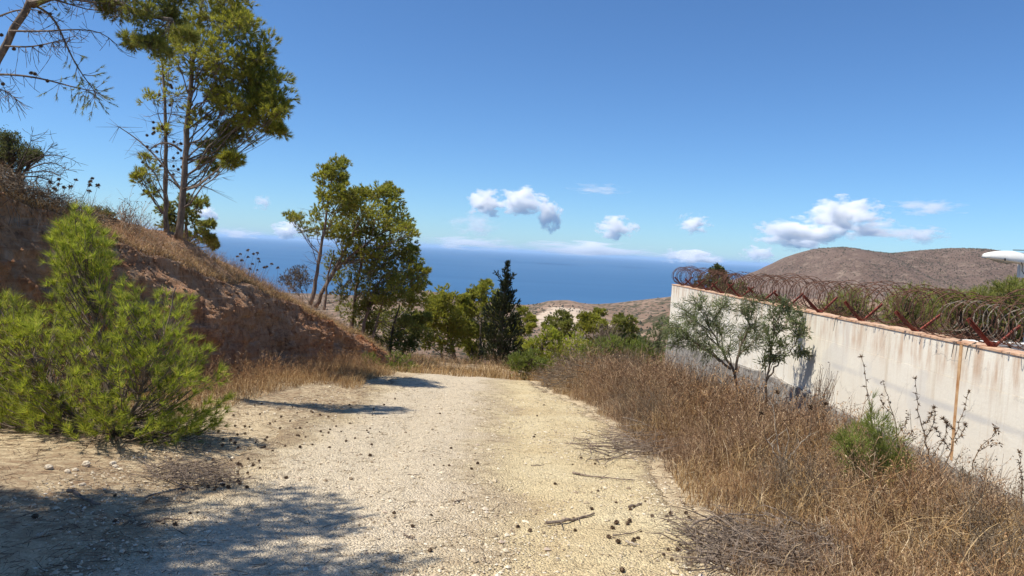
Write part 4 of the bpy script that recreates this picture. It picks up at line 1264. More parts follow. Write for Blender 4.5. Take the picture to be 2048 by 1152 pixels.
bush('green_shrub', 'green thicket right of the cypress foot', 'shrub', GB(1028, 32), CL([(1020, 725, 12), (1035, 720, 12), (1025, 740, 12), (1042, 738, 10), (1012, 742, 9)], 32, 0.4), 'shrub', 0.11, 0.022, 10, sub=22)

# bank top shrubs
bb = bank_pt(11.6, 1.1)
bush('olive_bush', 'dull green wild olive bush at the left edge on the bank', 'shrub', bb, CL([(10, 285, 22), (30, 300, 20), (-15, 300, 24), (60, 305, 16), (45, 318, 14, .7), (15, 325, 22, .6), (-10, 335, 22, .7), (70, 312, 10), (20, 278, 14), (40, 340, 14, .5), (0, 310, 22)], 11.7, 0.4), 'shrub', 0.035, 0.014, 8, style='leaf', sub=36, barkm='bark_dark', rb=0.02)
bs = thing('bare_shrub', bank_pt(11.3, 0.7), 'leafless branching shrub right of the olive bush on the bank', 'shrub')
mb = MB(); b0 = bank_pt(11.3, 0.7) - [0, 0, .1]
for pts in ([(25, 350), (50, 325), (85, 310), (120, 308), (142, 318)], [(30, 352), (45, 320), (60, 290), (64, 272)], [(35, 352), (70, 330), (105, 322), (135, 340)], [(28, 350), (60, 345), (95, 340), (120, 352)], [(40, 350), (80, 318), (100, 295), (108, 285)], [(30, 355), (75, 352), (110, 365)]):
    Q = path(PX(pts, 11.2, 0.2), 10); Q[0] = b0; mb.tube(Q, np.linspace(0.013, 0.004, 10), 4)
    for i in range(34):
        s = Q[rng.integers(3, 10)]; e = s + np.array([rng.normal() * .12 + .05, rng.normal() * .1, rng.normal() * .09 + .02])
        tw = curve(s, e, 4, 0, 0.08); mb.sticks(tw[:-1], tw[1:], 0.004, 0.002)
mb.build('branches', M['bark_dark'], bs)
bush('green_shrub', 'small round green bush on the bank behind the sapling tip', 'shrub', bank_pt(14.4, 1.8), CL([(195, 425, 12), (215, 432, 11), (180, 428, 9), (205, 440, 12)], 14.5, 0.2), 'shrub', 0.04, 0.018, 8, style='leaf', sub=40, rb=.008)
ds = thing('bare_shrub', bank_pt(14.0, 1.0), 'grey dry shrub with tiny seed heads left of the pine trunks', 'shrub')
mb = MB(); sb = MB(); b0 = bank_pt(14.0, 1.0) - [0, 0, .1]
for i in range(30):
    e = at(rng.uniform(218, 305), rng.uniform(392, 455), 14.8 + rng.normal() * .25)
    tw = curve(b0 + rng.normal(size=3) * .15, e, 6, 0, 0.05); mb.sticks(tw[:-1], tw[1:], 0.006, 0.003)
    for j in range(8):
        s = tw[rng.integers(2, 6)]; e2 = s + np.array([rng.normal() * .1, rng.normal() * .1, abs(rng.normal() * .12)])
        mb.sticks([s], [e2], 0.003, 0.0015); sb.leaves([e2], rng.normal(size=(1, 3)), 0.03, 0.02)
mb.build('branches', M['grass_grey'], ds); sb.build('seed_heads', M['thistle'], ds)['kind'] = 'stuff'
tb = thing('brush_pile', bank_pt(10.9, 0.2), 'dark tangle of dead brush overhanging the bank at the left edge', 'brush pile'); mb = MB()
for i in range(420):
    px_ = 220 * rng.random() ** 1.2 - 10; lp = 380 + 0.36 * px_
    p = at(px_, lp - 12 - 34 * rng.random() * (1 - px_ / 330) + 18 * rng.random(), 10.2 + 0.010 * px_ + rng.uniform(-0.2, 0.5))
    L_ = rng.uniform(0.2, 0.6); a_ = np.array([rng.normal() + 0.6, rng.normal() * 0.5, rng.normal() * 0.55 - 0.15]); a_ = unit(a_) * L_
    tw = curve(p - a_ * 0.5, p + a_ * 0.5, 6, -0.05, 0.09); rr_ = rng.uniform(0.003, 0.008)
    mb.ribbons(tw[:-1], tw[1:], rr_ * 1.8, rr_ * 1.3)
    for j in range(3):
        s_ = tw[rng.integers(1, 6)]; mb.ribbons([s_], [s_ + rng.normal(size=3) * 0.09], rr_, rr_ * 0.5)
mb.build('twigs', M['twiggy'], tb)['kind'] = 'stuff'
gs = bush('grey_shrub', 'greyish dry shrub at the bank edge left of the grove trunks', 'shrub', bank_pt(20.5, .8), CL([(585, 550, 12), (600, 545, 12), (570, 560, 10), (610, 560, 10), (590, 570, 14)], 21, 0.4), 'twiggy', 0.06, 0.012, 8, sub=36, rb=.008)

# shrubs behind the wall
for lab, px, cls, Y, mt in (
    ('pine bush behind the wall, seen through the coil left of the saddle', 1697, [(1690, 600, 24), (1712, 605, 22), (1675, 615, 20), (1700, 625, 28), (1725, 630, 20), (1660, 630, 16)], 14.5, 'pine_dark'),
    ('broad pine bush behind the wall, below the right mountain hump', 1838, [(1815, 600, 24), (1845, 598, 24), (1790, 618, 24), (1830, 628, 32), (1865, 620, 24), (1880, 605, 20), (1800, 645, 24), (1860, 648, 26)], 13.0, 'pine_dark'),
    ('tallest yellow green pine bush behind the wall, under the street lamp', 2010, [(1990, 592, 20), (2015, 590, 22), (1960, 600, 18), (2040, 600, 24), (1930, 605, 16), (1905, 600, 14), (1980, 625, 28), (2020, 630, 30), (1940, 640, 28), (1995, 660, 28), (2050, 650, 30), (1900, 640, 22), (2035, 575, 14)], 12.0, 'pine_dark')):
    bush('pine_bush', lab, 'pine tree', GB(px, Y), CL(cls, Y, 0.6), mt, 0.09, 0.009, 11, sub=34, rb=0.02)
cb = GB(1435, 19.5)
bush('carob_shrub', 'glossy leaved shrub poking up through the razor coil', 'shrub', cb, CL([(1432, 540, 9), (1425, 552, 9), (1442, 550, 9), (1405, 565, 10, .8), (1390, 575, 9, .7), (1450, 568, 12), (1480, 575, 12, .8), (1430, 570, 12)], 21, 0.25), 'shrub', 0.09, 0.045, 7, style='leaf', sub=16, rb=0.012)
bush('green_shrub', 'thin green creeper behind the middle of the wall top', 'shrub', GB(1500, 17), CL([(1470, 585, 10, .7), (1500, 590, 12, .7), (1530, 598, 10, .7), (1450, 580, 9, .7), (1560, 600, 9, .6)], 17.5, 0.3), 'shrub', 0.06, 0.02, 6, style='leaf', sub=18, rb=0.008)


# ------------------------------------------------------------------ pine sapling in the foreground
def sapling():
    Y0 = 7.9
    base = at(215, 905, Y0); base[2] = gz(base[0], base[1])
    root = thing('pine_sapling', base, 'bright green young pine spreading over the track edge under the bank', 'pine tree')
    bm = MB(); fm = MB()
    leaders = [([base, at(225, 820, Y0), at(200, 700, Y0), at(175, 560, Y0), at(158, 428, Y0)], .035),
               ([base, at(260, 830, Y0 - .2), at(310, 720, Y0 - .2), at(340, 640, Y0 - .2), at(352, 575, Y0 - .2)], .025),
               ([base, at(150, 830, Y0), at(70, 730, Y0 - .1), at(10, 640, Y0 - .1), at(-10, 595, Y0 - .1)], .025)]
    LP = []
    for pts, rr in leaders:
        P = path(pts, 22, 0.008); bm.tube(P, np.linspace(rr, 0.006, 22), 6); LP.append(P)
    # whorls of side branches reach for places inside the crown's outline
    rowsY = [440, 470, 500, 540, 580, 620, 660, 700, 740, 780, 820, 860, 905]
    lft = [140, 118, 108, 98, 60, -30, -60, -80, -90, -100, -110, -100, -60]
    rgt = [178, 190, 212, 222, 250, 385, 392, 402, 418, 432, 446, 430, 330]
    tips = []
    n = 440
    while len(tips) < n:
        y = rng.uniform(440, 918); a = np.interp(y, rowsY, lft); b_ = np.interp(y, rowsY, rgt)
        if rng.random() > (b_ - a) / 560 + 0.12: continue
        x = rng.uniform(a, b_)
        # notches in the outline
        if 255 < x < 325 and y < 575 + abs(x - 300) * 0.6: continue
        if x < 90 and y < 585 + 0.25 * abs(x - 20): continue
        if 40 < x < 110 and y < 620: continue
        hw = min(x - a, b_ - x) / 1450 * Y0
        dz = rng.uniform(-1, 1) * min(1.15, 0.25 + 0.9 * hw) 
        p = at(x, y, Y0 + dz)
        g = gz(p[0], p[1])
        if p[2] < g + 0.10: p[2] = g + 0.10 + 0.1 * rng.random()
        tips.append(p)
    for p in tips:
        di = [np.linalg.norm(P - p, axis=1).min() for P in LP]
        P = LP[int(np.argmin(di))]
        k = nearest_start(P, p, 0.25); k = max(k - 1, 1)
        if np.linalg.norm(P[k] - p) < 0.08: continue
        br = curve(P[k], p, 6, 0.10, 0.03)
        bm.tube(br, np.linspace(0.009, 0.003, 6), 4)
        d = unit(br[-1] - br[-2] + np.array([0, 0, 0.35 * np.linalg.norm(br[-1] - br[-2])]))
        # needles clothe the outer third and the shoot
        sh = p + d * 0.10
        bm.sticks([p], [sh], 0.003, 0.002)
        fm.tufts([br[-2] * 0.5 + br[-1] * 0.5, p], [d, d], 20, 0.085, 0.0045, 1.1, 0.09)
        fm.tufts([sh], [d], 46, 0.115, 0.0050, 1.25, 0.035)
        for j in range(3):
            d2 = unit(d + rng.normal(size=3) * 0.6 + np.array([0, 0, 0.1])); s = br[rng.integers(3, 6)]
            e = s + d2 * rng.uniform(0.08, 0.16)
            bm.sticks([s], [e], 0.003, 0.002)
            fm.tufts([e], [d2], 34, 0.10, 0.0048, 1.2, 0.04)
    bm.build('branches', M['bark'], root)
    for i in range(60):
        s_ = LP[i % 3][rng.integers(1, 9)]; e_ = s_ + np.array([rng.normal() * .35, -abs(rng.normal()) * .35, rng.normal() * .12])
        tw = curve(s_, e_, 6, 0.03, 0.07); bm.sticks(tw[:-1], tw[1:], np.linspace(.006, .003, 5), np.linspace(.005, .002, 5))
    fm.build('foliage', foliage('sapling needles', (0.13, 0.175, 0.030), (0.46, 0.51, 0.075), (0.55, 0.42, 0.14), 0.40, 1.4, 3.2), root)


sapling()

# pines outside the frame on the left whose shade dapples the track
for k, (b0, ctr, rr_, zr, nn) in enumerate((((-9.0, 1.2, 3.0), (-5.8, 2.95, 6.3), 2.4, 0.9, 120),)):
    b0 = np.array(b0); ctr = np.array(ctr)
    cls = []
    for i in range(nn):
        a = rng.uniform(0, 6.28); f_ = rng.random() ** 0.5
        pc = ctr + np.array([math.cos(a) * rr_ * f_, math.sin(a) * rr_ * f_ * 0.9, rng.uniform(-zr, zr)])
        if pc[0] > -4.45: continue
        cls.append((pc, 0.55, 1.0))
    pine_tree('pine_tree', [[b0 - [0, 0, .3], b0 * 0.5 + ctr * 0.5 + [-.3, 0, 0], ctr + [0, 0, zr]]], cls, 'pine beside the viewer whose shade falls over the near track', 'pine tree', None, 0.10, 0.016, 9, mat='pine', r0=0.1, twigs=7, sub=4)


# ------------------------------------------------------------------ acacias before the wall
def acacia(label, trunks, clumps, mat, L, w, m, droop, sub, r0, n_tw):
    base = np.array(trunks[0][0]); root = thing('acacia_tree', base, label, 'tree')
    tm = MB(); bm = MB(); fm = MB(); T = []
    for i, t in enumerate(trunks):
        P = path(t, 14, 0.012); tm.tube(P, np.linspace(r0 * (1 if i == 0 else .7), r0 * 0.3, 14), 7); T.append(P)
    for c, r, dn in clumps:
        P = T[int(np.argmin([np.linalg.norm(P - c, axis=1).min() for P in T]))]
        k = nearest_start(P, c, 0.3)
        br = curve(P[k], c, 7, -0.06, 0.04); bm.tube(br, np.linspace(r0 * .35, r0 * .12, 7), 4)
        for a in range(int(n_tw * dn)):
            d = unit(rng.normal(size=3) + np.array([0, 0, 0.2])); e = c + d * r * rng.uniform(0.5, 1.15)
            s = br[rng.integers(3, 7)]
            tw = curve(s, e, 6, -0.12, 0.05)
            bm.sticks(tw[:-1], tw[1:], 0.0035, 0.002)
            PP = np.repeat(tw[1:], m, 0); k2 = len(PP)
            PP = PP + rng.normal(size=(k2, 3)) * 0.02
            dd = np.repeat(unit(tw[1:] - tw[:-1]), m, 0)
            DD = dd * 0.7 + rng.normal(size=(k2, 3)) * 0.55 + np.array([0, 0, -droop])
            fm.leaves(PP, DD, L * rng.uniform(0.6, 1.25, k2), w * rng.uniform(0.7, 1.2, k2))
    tm.build('trunk', M['bark'], root, True); bm.build('branches', M['bark'], root); fm.build('crown', M[mat], root)


YA = 10.6
ab = at(1487, 850, YA); ab[2] = gz(ab[0], ab[1])
acacia('grey green acacia with fine drooping leaves before the wall', [[ab, at(1478, 780, YA), at(1468, 745, YA), at(1440, 690, YA), at(1410, 640, YA)], [at(1468, 748, YA), at(1480, 700, YA), at(1495, 650, YA), at(1500, 610, YA)], [at(1462, 738, YA), at(1420, 705, YA), at(1380, 680, YA)]],
    CL([(1375, 640, 30), (1410, 622, 30), (1445, 615, 30), (1480, 622, 30), (1510, 612, 24), (1400, 665, 32), (1440, 660, 34), (1480, 665, 30), (1370, 680, 26), (1415, 700, 26), (1350, 655, 20), (1510, 650, 28), (1455, 700, 22, .7), (1345, 690, 16, .7), (1335, 665, 18, .8), (1360, 625, 22, .8), (1390, 605, 20, .7), (1500, 690, 24, .8), (1525, 670, 24, .8), (1430, 640, 28), (1395, 690, 22)], YA, 0.4), 'acacia', 0.10, 0.009, 5, 0.25, 4, 0.030, 17)
YA2 = 11.0
a2 = at(1530, 835, YA2); a2[2] = gz(a2[0], a2[1])
acacia('darker acacia with broader leaves, right of the drooping acacia', [[a2, at(1532, 790, YA2), at(1536, 740, YA2), at(1545, 680, YA2), at(1560, 630, YA2)], [at(1534, 760, YA2), at(1560, 720, YA2), at(1590, 690, YA2)]],
    CL([(1545, 625, 24), (1570, 615, 22), (1595, 640, 22), (1535, 655, 26), (1565, 655, 26), (1600, 670, 20), (1540, 690, 24), (1575, 690, 24), (1605, 705, 14), (1555, 715, 18), (1612, 650, 14, .8), (1530, 720, 16, .7), (1590, 625, 18)], YA2, 0.35), 'acacia_dark', 0.085, 0.018, 4, -0.05, 4, 0.022, 11)


# ------------------------------------------------------------------ dry weeds and grass
def weed_template(seed, h=1.0, branch=7, leafy=0.3):
    r2 = np.random.default_rng(seed)
    mb = MB(); n = 5
    st = np.zeros((n, 3)); st[:, 2] = np.linspace(0, h, n); st[1:, :2] += np.cumsum(r2.normal(size=(n - 1, 2)) * 0.05, 0)
    mb.ribbons(st[:-1], st[1:], np.linspace(.008, .005, n - 1), np.linspace(.007, .003, n - 1))
    for i in range(branch):
        k = r2.uniform(0.15, 0.9); s = np.array([np.interp(k * h, st[:, 2], st[:, 0]), np.interp(k * h, st[:, 2], st[:, 1]), k * h])
        an = r2.uniform(0, 6.28); d = np.array([math.cos(an), math.sin(an), r2.uniform(0.5, 1.6)])
        ln = r2.uniform(0.18, 0.42) * h * (1.2 - k)
        e = s + unit(d) * ln
        mb.ribbons([s], [e], .0055, .003)
        for j in range(3):
            f = r2.uniform(0.3, 1.0); s2 = s + (e - s) * f
            e2 = s2 + unit(d + r2.normal(size=3) * 0.6) * ln * 0.4
            mb.blades([s2], [e2 - s2], np.linalg.norm(e2 - s2), 0.006)
            if r2.random() < leafy * 2: mb.leaves([e2], [d + r2.normal(size=3)], 0.028, 0.014)
    V = np.concatenate(mb.v); t = np.concatenate(mb.t) if mb.t else np.zeros((0, 3), int); q = np.concatenate(mb.q)
    return V, t, q


TEMPL = [weed_template(100 + i, 1.0, 6 + i % 4) for i in range(10)]


def scatter(mb, P, H, templ=TEMPL, lean=0.18):
    n = len(P); which = rng.integers(0, len(templ), n)
    for k, (V, t, q) in enumerate(templ):
        s = np.where(which == k)[0]
        if not len(s): continue
        a = rng.uniform(0, 6.283, len(s)); ca, sa = np.cos(a), np.sin(a)
        h = H[s]
        lx, ly = rng.normal(size=(2, len(s))) * lean
        x = V[None, :, 0] * ca[:, None] - V[None, :, 1] * sa[:, None]
        y = V[None, :, 0] * sa[:, None] + V[None, :, 1] * ca[:, None]
        z = np.repeat(V[None, :, 2], len(s), 0)
        x = x + z * lx[:, None]; y = y + z * ly[:, None]
        W_ = np.stack([x, y, z], -1) * h[:, None, None] + P[s][:, None]
        off = (np.arange(len(s)) * len(V))[:, None, None]
        mb.add(W_.reshape(-1, 3), (off + t[None]).reshape(-1, 3), (off + q[None]).reshape(-1, 4))


def on_ground(X, Y): return np.stack([X, Y, gz(X, Y) - 0.01], -1)


# right verge
def verge_pts(n, y0, y1, pw=1.0, spill=-0.10):
    Y = y0 + (y1 - y0) * rng.random(n) ** pw
    l = road_r(Y) - spill; r = wx(Y) - 0.07
    X = l + (r - l) * rng.random(n)
    return X, Y


def verge_h(X, Y):
    e = X - road_r(Y)
    h = 0.22 + 0.42 * sm(0.0, 1.1, e) 
    h = h * (0.75 + 0.5 * (fbm(X * 0.9, Y * 0.9, 3) * 0.5 + 0.5))
    h = h * np.interp(Y, [3, 5, 7, 12, 16, 20], [0.62, 0.70, 0.85, 1.0, 1.1, 1.15])
    return h * (1 - np.interp(Y, [3, 9, 13], [0.62, 0.55, 0.40]) * sm(1.8, 3.1, e)) * (0.72 + 0.5 * sm(-0.35, 0.25, fbm(X * 1.3 + 20, Y * 1.3, 3)))


X, Y = verge_pts(6200, 3.0, 20.5, 1.25); e = X - road_r(Y)
pn = fbm(X * 0.8 + 9, Y * 0.8, 3)
hh = verge_h(X, Y) * rng.uniform(0.5, 1.35, len(X))
grey = fbm(X * 1.1 + 40, Y * 0.9, 3) > 0.12
for nm, sel, mt, lab in (('dry_weeds', (pn > -0.05) & ~grey, 'grass_brown', 'tangled brown dry weeds on the right verge'), ('dry_weeds', grey, 'twiggy', 'greyish brown twiggy weeds on the right verge'), ('dry_weeds', (pn <= -0.05) & ~grey, 'grass_rust', 'reddish dry weeds on the right verge')):
    mb = MB(); scatter(mb, on_ground(X[sel], Y[sel]), hh[sel])
    tag(mb.build(nm, M[mt]), lab, None, None, 'stuff')
X, Y = verge_pts(52000, 3.0, 20.5, 1.2)
hh = verge_h(X, Y) * rng.uniform(0.35, 0.95, len(X)); D = np.stack([rng.normal(size=len(X)) * .3, rng.normal(size=len(X)) * .3, np.ones(len(X))], -1)
gold = fbm(X * 0.6 + 2, Y * 0.6 + 31, 3) + rng.normal(size=len(X)) * 0.15 > 0.0
for sel, mt, lab in ((gold, 'grass_gold', 'golden dry grass among the weeds on the right verge'), (~gold, 'grass_brown', 'brown dry grass among the weeds on the right verge')):
    mb = MB(); mb.bent(on_ground(X[sel], Y[sel]), D[sel], hh[sel], 0.006, 0.7)
    tag(mb.build('dry_grass', M[mt]), lab, None, None, 'stuff')
X, Y = verge_pts(9000, 3.2, 19.5, 1.3)
keep = fbm(X * 1.0 + 60, Y * 0.8, 3) > 0.12; X, Y = X[keep], Y[keep]
mb = MB(); mb.bent(on_ground(X, Y), np.stack([rng.normal(size=len(X)) * .45, rng.normal(size=len(X)) * .45, np.ones(len(X))], -1), verge_h(X, Y) * rng.uniform(0.6, 1.2, len(X)), 0.0055, 0.9)
tag(mb.build('straw', island('pale straw', [(0, (0.30, 0.20, 0.11)), (0.6, (0.48, 0.35, 0.20)), (1, (0.68, 0.55, 0.37))])), 'patches of pale straw in the right verge', None, None, 'stuff')
# long arching golden stalks near the camera
mb = MB()
for i in range(36):
    y = rng.uniform(3.6, 6.5); x = rng.uniform(road_r(y) + 0.7, 3.6)
    b0 = on_ground(np.array([x]), np.array([y]))[0]; a = rng.uniform(0, 6.28); L_ = rng.uniform(0.5, 0.9)
    t = np.linspace(0, 1, 7)[:, None]
    P = b0 + np.array([math.cos(a), math.sin(a), 0]) * L_ * t ** 1.6 * 0.8 + np.array([0, 0, 1]) * L_ * (t - 0.45 * t ** 2.2)
    mb.tube(P, np.linspace(0.0032, 0.0012, 7), 3)
tag(mb.build('dry_grass_stalks', M['grass_gold']), 'long arching pale grass stalks at the lower right', None, None, 'stuff')

# left roadside weeds at the foot of the bank
n = 1800
Y = rng.uniform(8.6, 20.5, n); bxx = np.interp(Y, yb, tx) + 0.9
rr = np.interp(Y, [8.6, 11, 14, 16, 18.5, 20.5], [-4.2, -3.3, -3.0, -3.3, -3.1, -3.2])
X = bxx - 0.2 + (rr - bxx + 0.2) * rng.random(n) ** 0.9
pn = fbm(X * 0.9, Y * 0.6 + 50, 3)
hh = np.clip(0.62 - 0.34 * sm(-4.2, -2.9, X), .1, 1) * rng.uniform(0.5, 1.2, n) * (0.8 + 0.5 * pn)
keep = (X < -4.0 + 0.2 * pn) | (pn > 0.08)
X, Y, hh = X[keep], Y[keep], hh[keep]
mb = MB(); scatter(mb, on_ground(X, Y), hh); tag(mb.build('dry_weeds', M['grass_rust']), 'reddish dry weeds at the foot of the bank', None, None, 'stuff')
n = 16000
Y = rng.uniform(9.0, 20.8, n); bxx = np.interp(Y, yb, tx) + 0.9; rr = np.interp(Y, [8.6, 11, 14, 16, 18.5, 20.5], [-4.0, -3.1, -2.9, -3.1, -2.9, -3.0])
X = bxx + (rr - bxx) * rng.random(n); pn = fbm(X * 0.9, Y * 0.6 + 50, 3); keep = (X < -4.0) | (pn > 0.05); X, Y = X[keep], Y[keep]
D = np.stack([rng.normal(size=len(X)) * .35, rng.normal(size=len(X)) * .35, np.ones(len(X))], -1)
mb = MB(); mb.bent(on_ground(X, Y), D, rng.uniform(0.10, 0.36, len(X)), 0.006, 0.7); tag(mb.build('dry_grass', M['grass_gold']), 'golden dry grass at the foot of the bank', None, None, 'stuff')

# grass beyond the crest
n = 16000
Y = 20.3 + 24 * rng.random(n) ** 1.5; X = rng.uniform(-0.22, 0.24, n) * Y - 0.02 * Y
pn = fbm(X * 0.5, Y * 0.5 + 70, 3); keep = pn > -0.08; X, Y = X[keep], Y[keep]
D = np.stack([rng.normal(size=len(X)) * .3, rng.normal(size=len(X)) * .3, np.ones(len(X))], -1)
mb = MB(); mb.bent(on_ground(X, Y), D, rng.uniform(0.2, 0.55, len(X)), 0.012, 0.7); tag(mb.build('dry_grass', M['grass_gold']), 'straw coloured grass beyond the crest of the track', None, None, 'stuff')
n = 700
Y = 21 + 20 * rng.random(n) ** 1.3; X = rng.uniform(-0.22, 0.24, n) * Y
mb = MB(); scatter(mb, on_ground(X, Y), rng.uniform(0.3, 0.8, n)); tag(mb.build('dry_weeds', M['grass_brown']), 'brown weeds beyond the crest of the track', None, None, 'stuff')

# bank top grass and hanging roots
n = 2600
y = rng.uniform(5.5, 25, n); d = 0.02 + 2.4 * rng.random(n) ** 1.6
P = bank_pt(y, d); hgt = rng.uniform(0.15, 0.45, n) * np.interp(y, [6, 11, 13, 25], [1.3, 1.25, 1.0, 0.85])
half = rng.random(n) < 0.5
mb = MB(); scatter(mb, P[half], hgt[half], lean=0.35); tag(mb.build('dry_weeds', M['grass_rust']), 'rusty dry weeds along the bank top', None, None, 'stuff')
mb = MB(); scatter(mb, P[~half], hgt[~half], lean=0.35); tag(mb.build('dry_weeds', M['grass_grey']), 'greyish dead weeds along the bank top', None, None, 'stuff')
n = 15000
y = rng.uniform(9, 25, n); d = 0.0 + 1.6 * rng.random(n) ** 2
P = bank_pt(y, d); D = np.stack([rng.normal(size=n) * .5 + 0.25, rng.normal(size=n) * .5, np.ones(n)], -1)
mb = MB(); mb.bent(P, D, rng.uniform(0.10, 0.30, n), 0.006, 0.9); tag(mb.build('dry_grass', M['grass_gold']), 'golden dry grass along the bank lip', None, None, 'stuff')
mb = MB()
for i in range(1000):
    y = 7 + 17 * rng.random() ** 1.7; p = bank_pt(np.array([y]), np.array([0.02 + 0.25 * rng.random()]))[0]
    L_ = rng.uniform(0.15, 0.6) * (1.0 if y < 13 else 0.6); a = rng.normal() * 0.4
    t = np.linspace(0, 1, 5)[:, None]
    Q = p + np.array([0.55, a, 0]) * L_ * t * rng.uniform(.3, 1) + np.array([0, 0, -1]) * L_ * t ** 1.6 * 0.9 + np.array([0, 0, 0.06])
    Q[1:] += rng.normal(size=(4, 3)) * 0.025
    mb.sticks(Q[:-1], Q[1:], 0.006 * rng.uniform(.5, 1.2), 0.004)
tag(mb.build('hanging_roots', M['grass_grey']), 'dead roots and twigs hanging over the bank lip', None, None, 'stuff')

# small clods fallen on the bank edge
mb = MB(); n = 1500
y = rng.uniform(8, 24, n); k = (len(prof_h) * (1 - 0.9 * rng.random(n) ** 1.8)).astype(int) - 1; i = np.searchsorted(yb, y)
c = np.stack([BX[i, k] + 0.02, BY[i, k], BZ[i, k] + 0.01], -1)
ico = np.array([[1, 0, 0], [-1, 0, 0], [0, 1, 0], [0, -1, 0], [0, 0, 1], [0, 0, -1]], float)
it = np.array([[0, 2, 4], [2, 1, 4], [1, 3, 4], [3, 0, 4], [2, 0, 5], [1, 2, 5], [3, 1, 5], [0, 3, 5]])
V = c[:, None] + ico[None] * rng.uniform(0.012, 0.04, (n, 1, 1)) * rng.uniform(0.6, 1.3, (n, 6, 1))
mb.add(V, ((np.arange(n) * 6)[:, None, None] + it[None]).reshape(-1, 3))
tag(mb.build('earth_clods', M['bank']), 'loose earth clods along the upper bank face', None, None, 'stuff')


# ------------------------------------------------------------------ thistles and single weeds
def stalk(label, pts, Y, kind, group=None, nsp=26, mat='thistle', br=()):
    P = path(PX(pts, Y), 16, 0.004)
    P[0, 2] = min(P[0, 2], gz(P[0, 0], P[0, 1]))
    root = thing({'spiky': 'thistle', 'head': 'thistle', 'bare': 'dead_plant', 'leafy': 'dead_plant'}[kind], P[0], label, 'plant', group)
    sm_ = MB(); hm = MB()
    paths = [P] + [path(PX(b_, Y + rng.normal() * .06), 10, 0.004) for b_ in br]
    for i, Q in enumerate(paths):
        sm_.tube(Q, np.linspace(0.007 if i == 0 else 0.004, 0.002, len(Q)), 4)
        if kind == 'spiky':
            for k in range(3 if i == 0 else 1, len(Q)):
                c = Q[k] + rng.normal(size=3) * 0.006
                d = unit(rng.normal(size=(7, 3)) + np.array([0, 0, 0.3])); hm.blades(np.repeat(c[None], 7, 0), d, rng.uniform(.02, .045, 7), 0.009)
            c = Q[-1]; d = unit(rng.normal(size=(16, 3)) + np.array([0, 0, .5])); hm.blades(np.repeat(c[None], 16, 0), d, 0.035, 0.010)
        elif kind == 'head':
            c = Q[-1]; d = unit(rng.normal(size=(40, 3)) + np.array([0, 0, 0.9])); hm.leaves(np.repeat(c[None], 40, 0), d, 0.042, 0.016)
        elif kind == 'leafy':
            n2 = 22; k = rng.integers(3, len(Q), n2); hm.leaves(Q[k] + rng.normal(size=(n2, 3)) * .012, rng.normal(size=(n2, 3)) + np.array([0, 0, .3]), 0.035, 0.014)
    sm_.build('stem', M[mat], root)
    if hm.n: hb = hm.build({'spiky': 'spines', 'head': 'seed_head', 'leafy': 'dry_leaves', 'bare': 'twigs'}[kind], M['thistle'], root); hb['kind'] = 'stuff'
    return root


stalk('tall lone spiky thistle stalk standing against the wall middle', [(1748, 950), (1744, 880), (1738, 800), (1730, 745), (1722, 714)], 6.6, 'spiky')
stalk('thin leafy dead weed right of the tall thistle', [(1800, 930), (1792, 850), (1778, 800), (1765, 760)], 6.9, 'leafy', br=[[(1795, 870), (1810, 850), (1818, 830)], [(1785, 830), (1765, 810), (1758, 790)], [(1796, 890), (1815, 880), (1825, 862)]])
stalk('branching spiky thistle leaning left before the rusty joint', [(1868, 950), (1850, 880), (1836, 820), (1830, 757)], 6.4, 'spiky', br=[[(1850, 880), (1872, 840), (1868, 815)], [(1860, 920), (1885, 885), (1895, 860), (1892, 845)], [(1846, 850), (1860, 838), (1862, 826)]])
stalk('branching spiky thistle leaning right over the rusty joint', [(1880, 960), (1905, 890), (1920, 840), (1938, 785)], 6.2, 'spiky', br=[[(1900, 900), (1878, 870), (1872, 858)], [(1912, 860), (1895, 850), (1886, 838)], [(1905, 885), (1925, 870), (1930, 850)]])
stalk('curving dry weed with seed buds near the right edge', [(1930, 985), (1945, 930), (1955, 900), (1990, 870), (1998, 855)], 5.9, 'leafy', br=[[(1985, 872), (1992, 862), (1990, 850)], [(1955, 905), (1985, 885), (2000, 888)]])
stalk('short spiky thistle at the right edge of the picture', [(2044, 1010), (2042, 960), (2040, 920), (2038, 905)], 5.7, 'spiky')
stalk('small thistle with round head below the wall shade', [(1622, 905), (1618, 860), (1628, 830), (1652, 810)], 7.6, 'head', br=[[(1618, 870), (1624, 850), (1622, 815)]])
stalk('thin thistle with round head left of the pale twigs', [(1528, 930), (1540, 880), (1548, 830), (1554, 786)], 7.4, 'head', br=[[(1536, 890), (1526, 850), (1522, 828)]])
# bleached forked twigs
bl = thing('dead_shrub', gp(1560, 985), 'bleached white forked twig shrub in the right verge weeds', 'shrub')
mb = MB()
YB = gp(1560, 985)[1] + 0.25
for pts in ([(1560, 990), (1562, 945), (1558, 910), (1552, 870), (1546, 812)], [(1560, 930), (1572, 900), (1577, 870)], [(1558, 925), (1542, 890), (1535, 880)], [(1565, 930), (1590, 900), (1600, 893), (1616, 872)], [(1562, 950), (1575, 935), (1570, 920)]):
    Q = path(PX(pts, YB), 10, 0.006); mb.tube(Q, np.linspace(0.009, 0.003, 10), 5)
    for i in range(4):
        s = Q[rng.integers(3, 10)]; mb.sticks([s], [s + np.array([rng.normal() * .05, rng.normal() * .04, .06])], 0.003, 0.0015)
mb.build('branches', M['deadwood_pale'], bl)
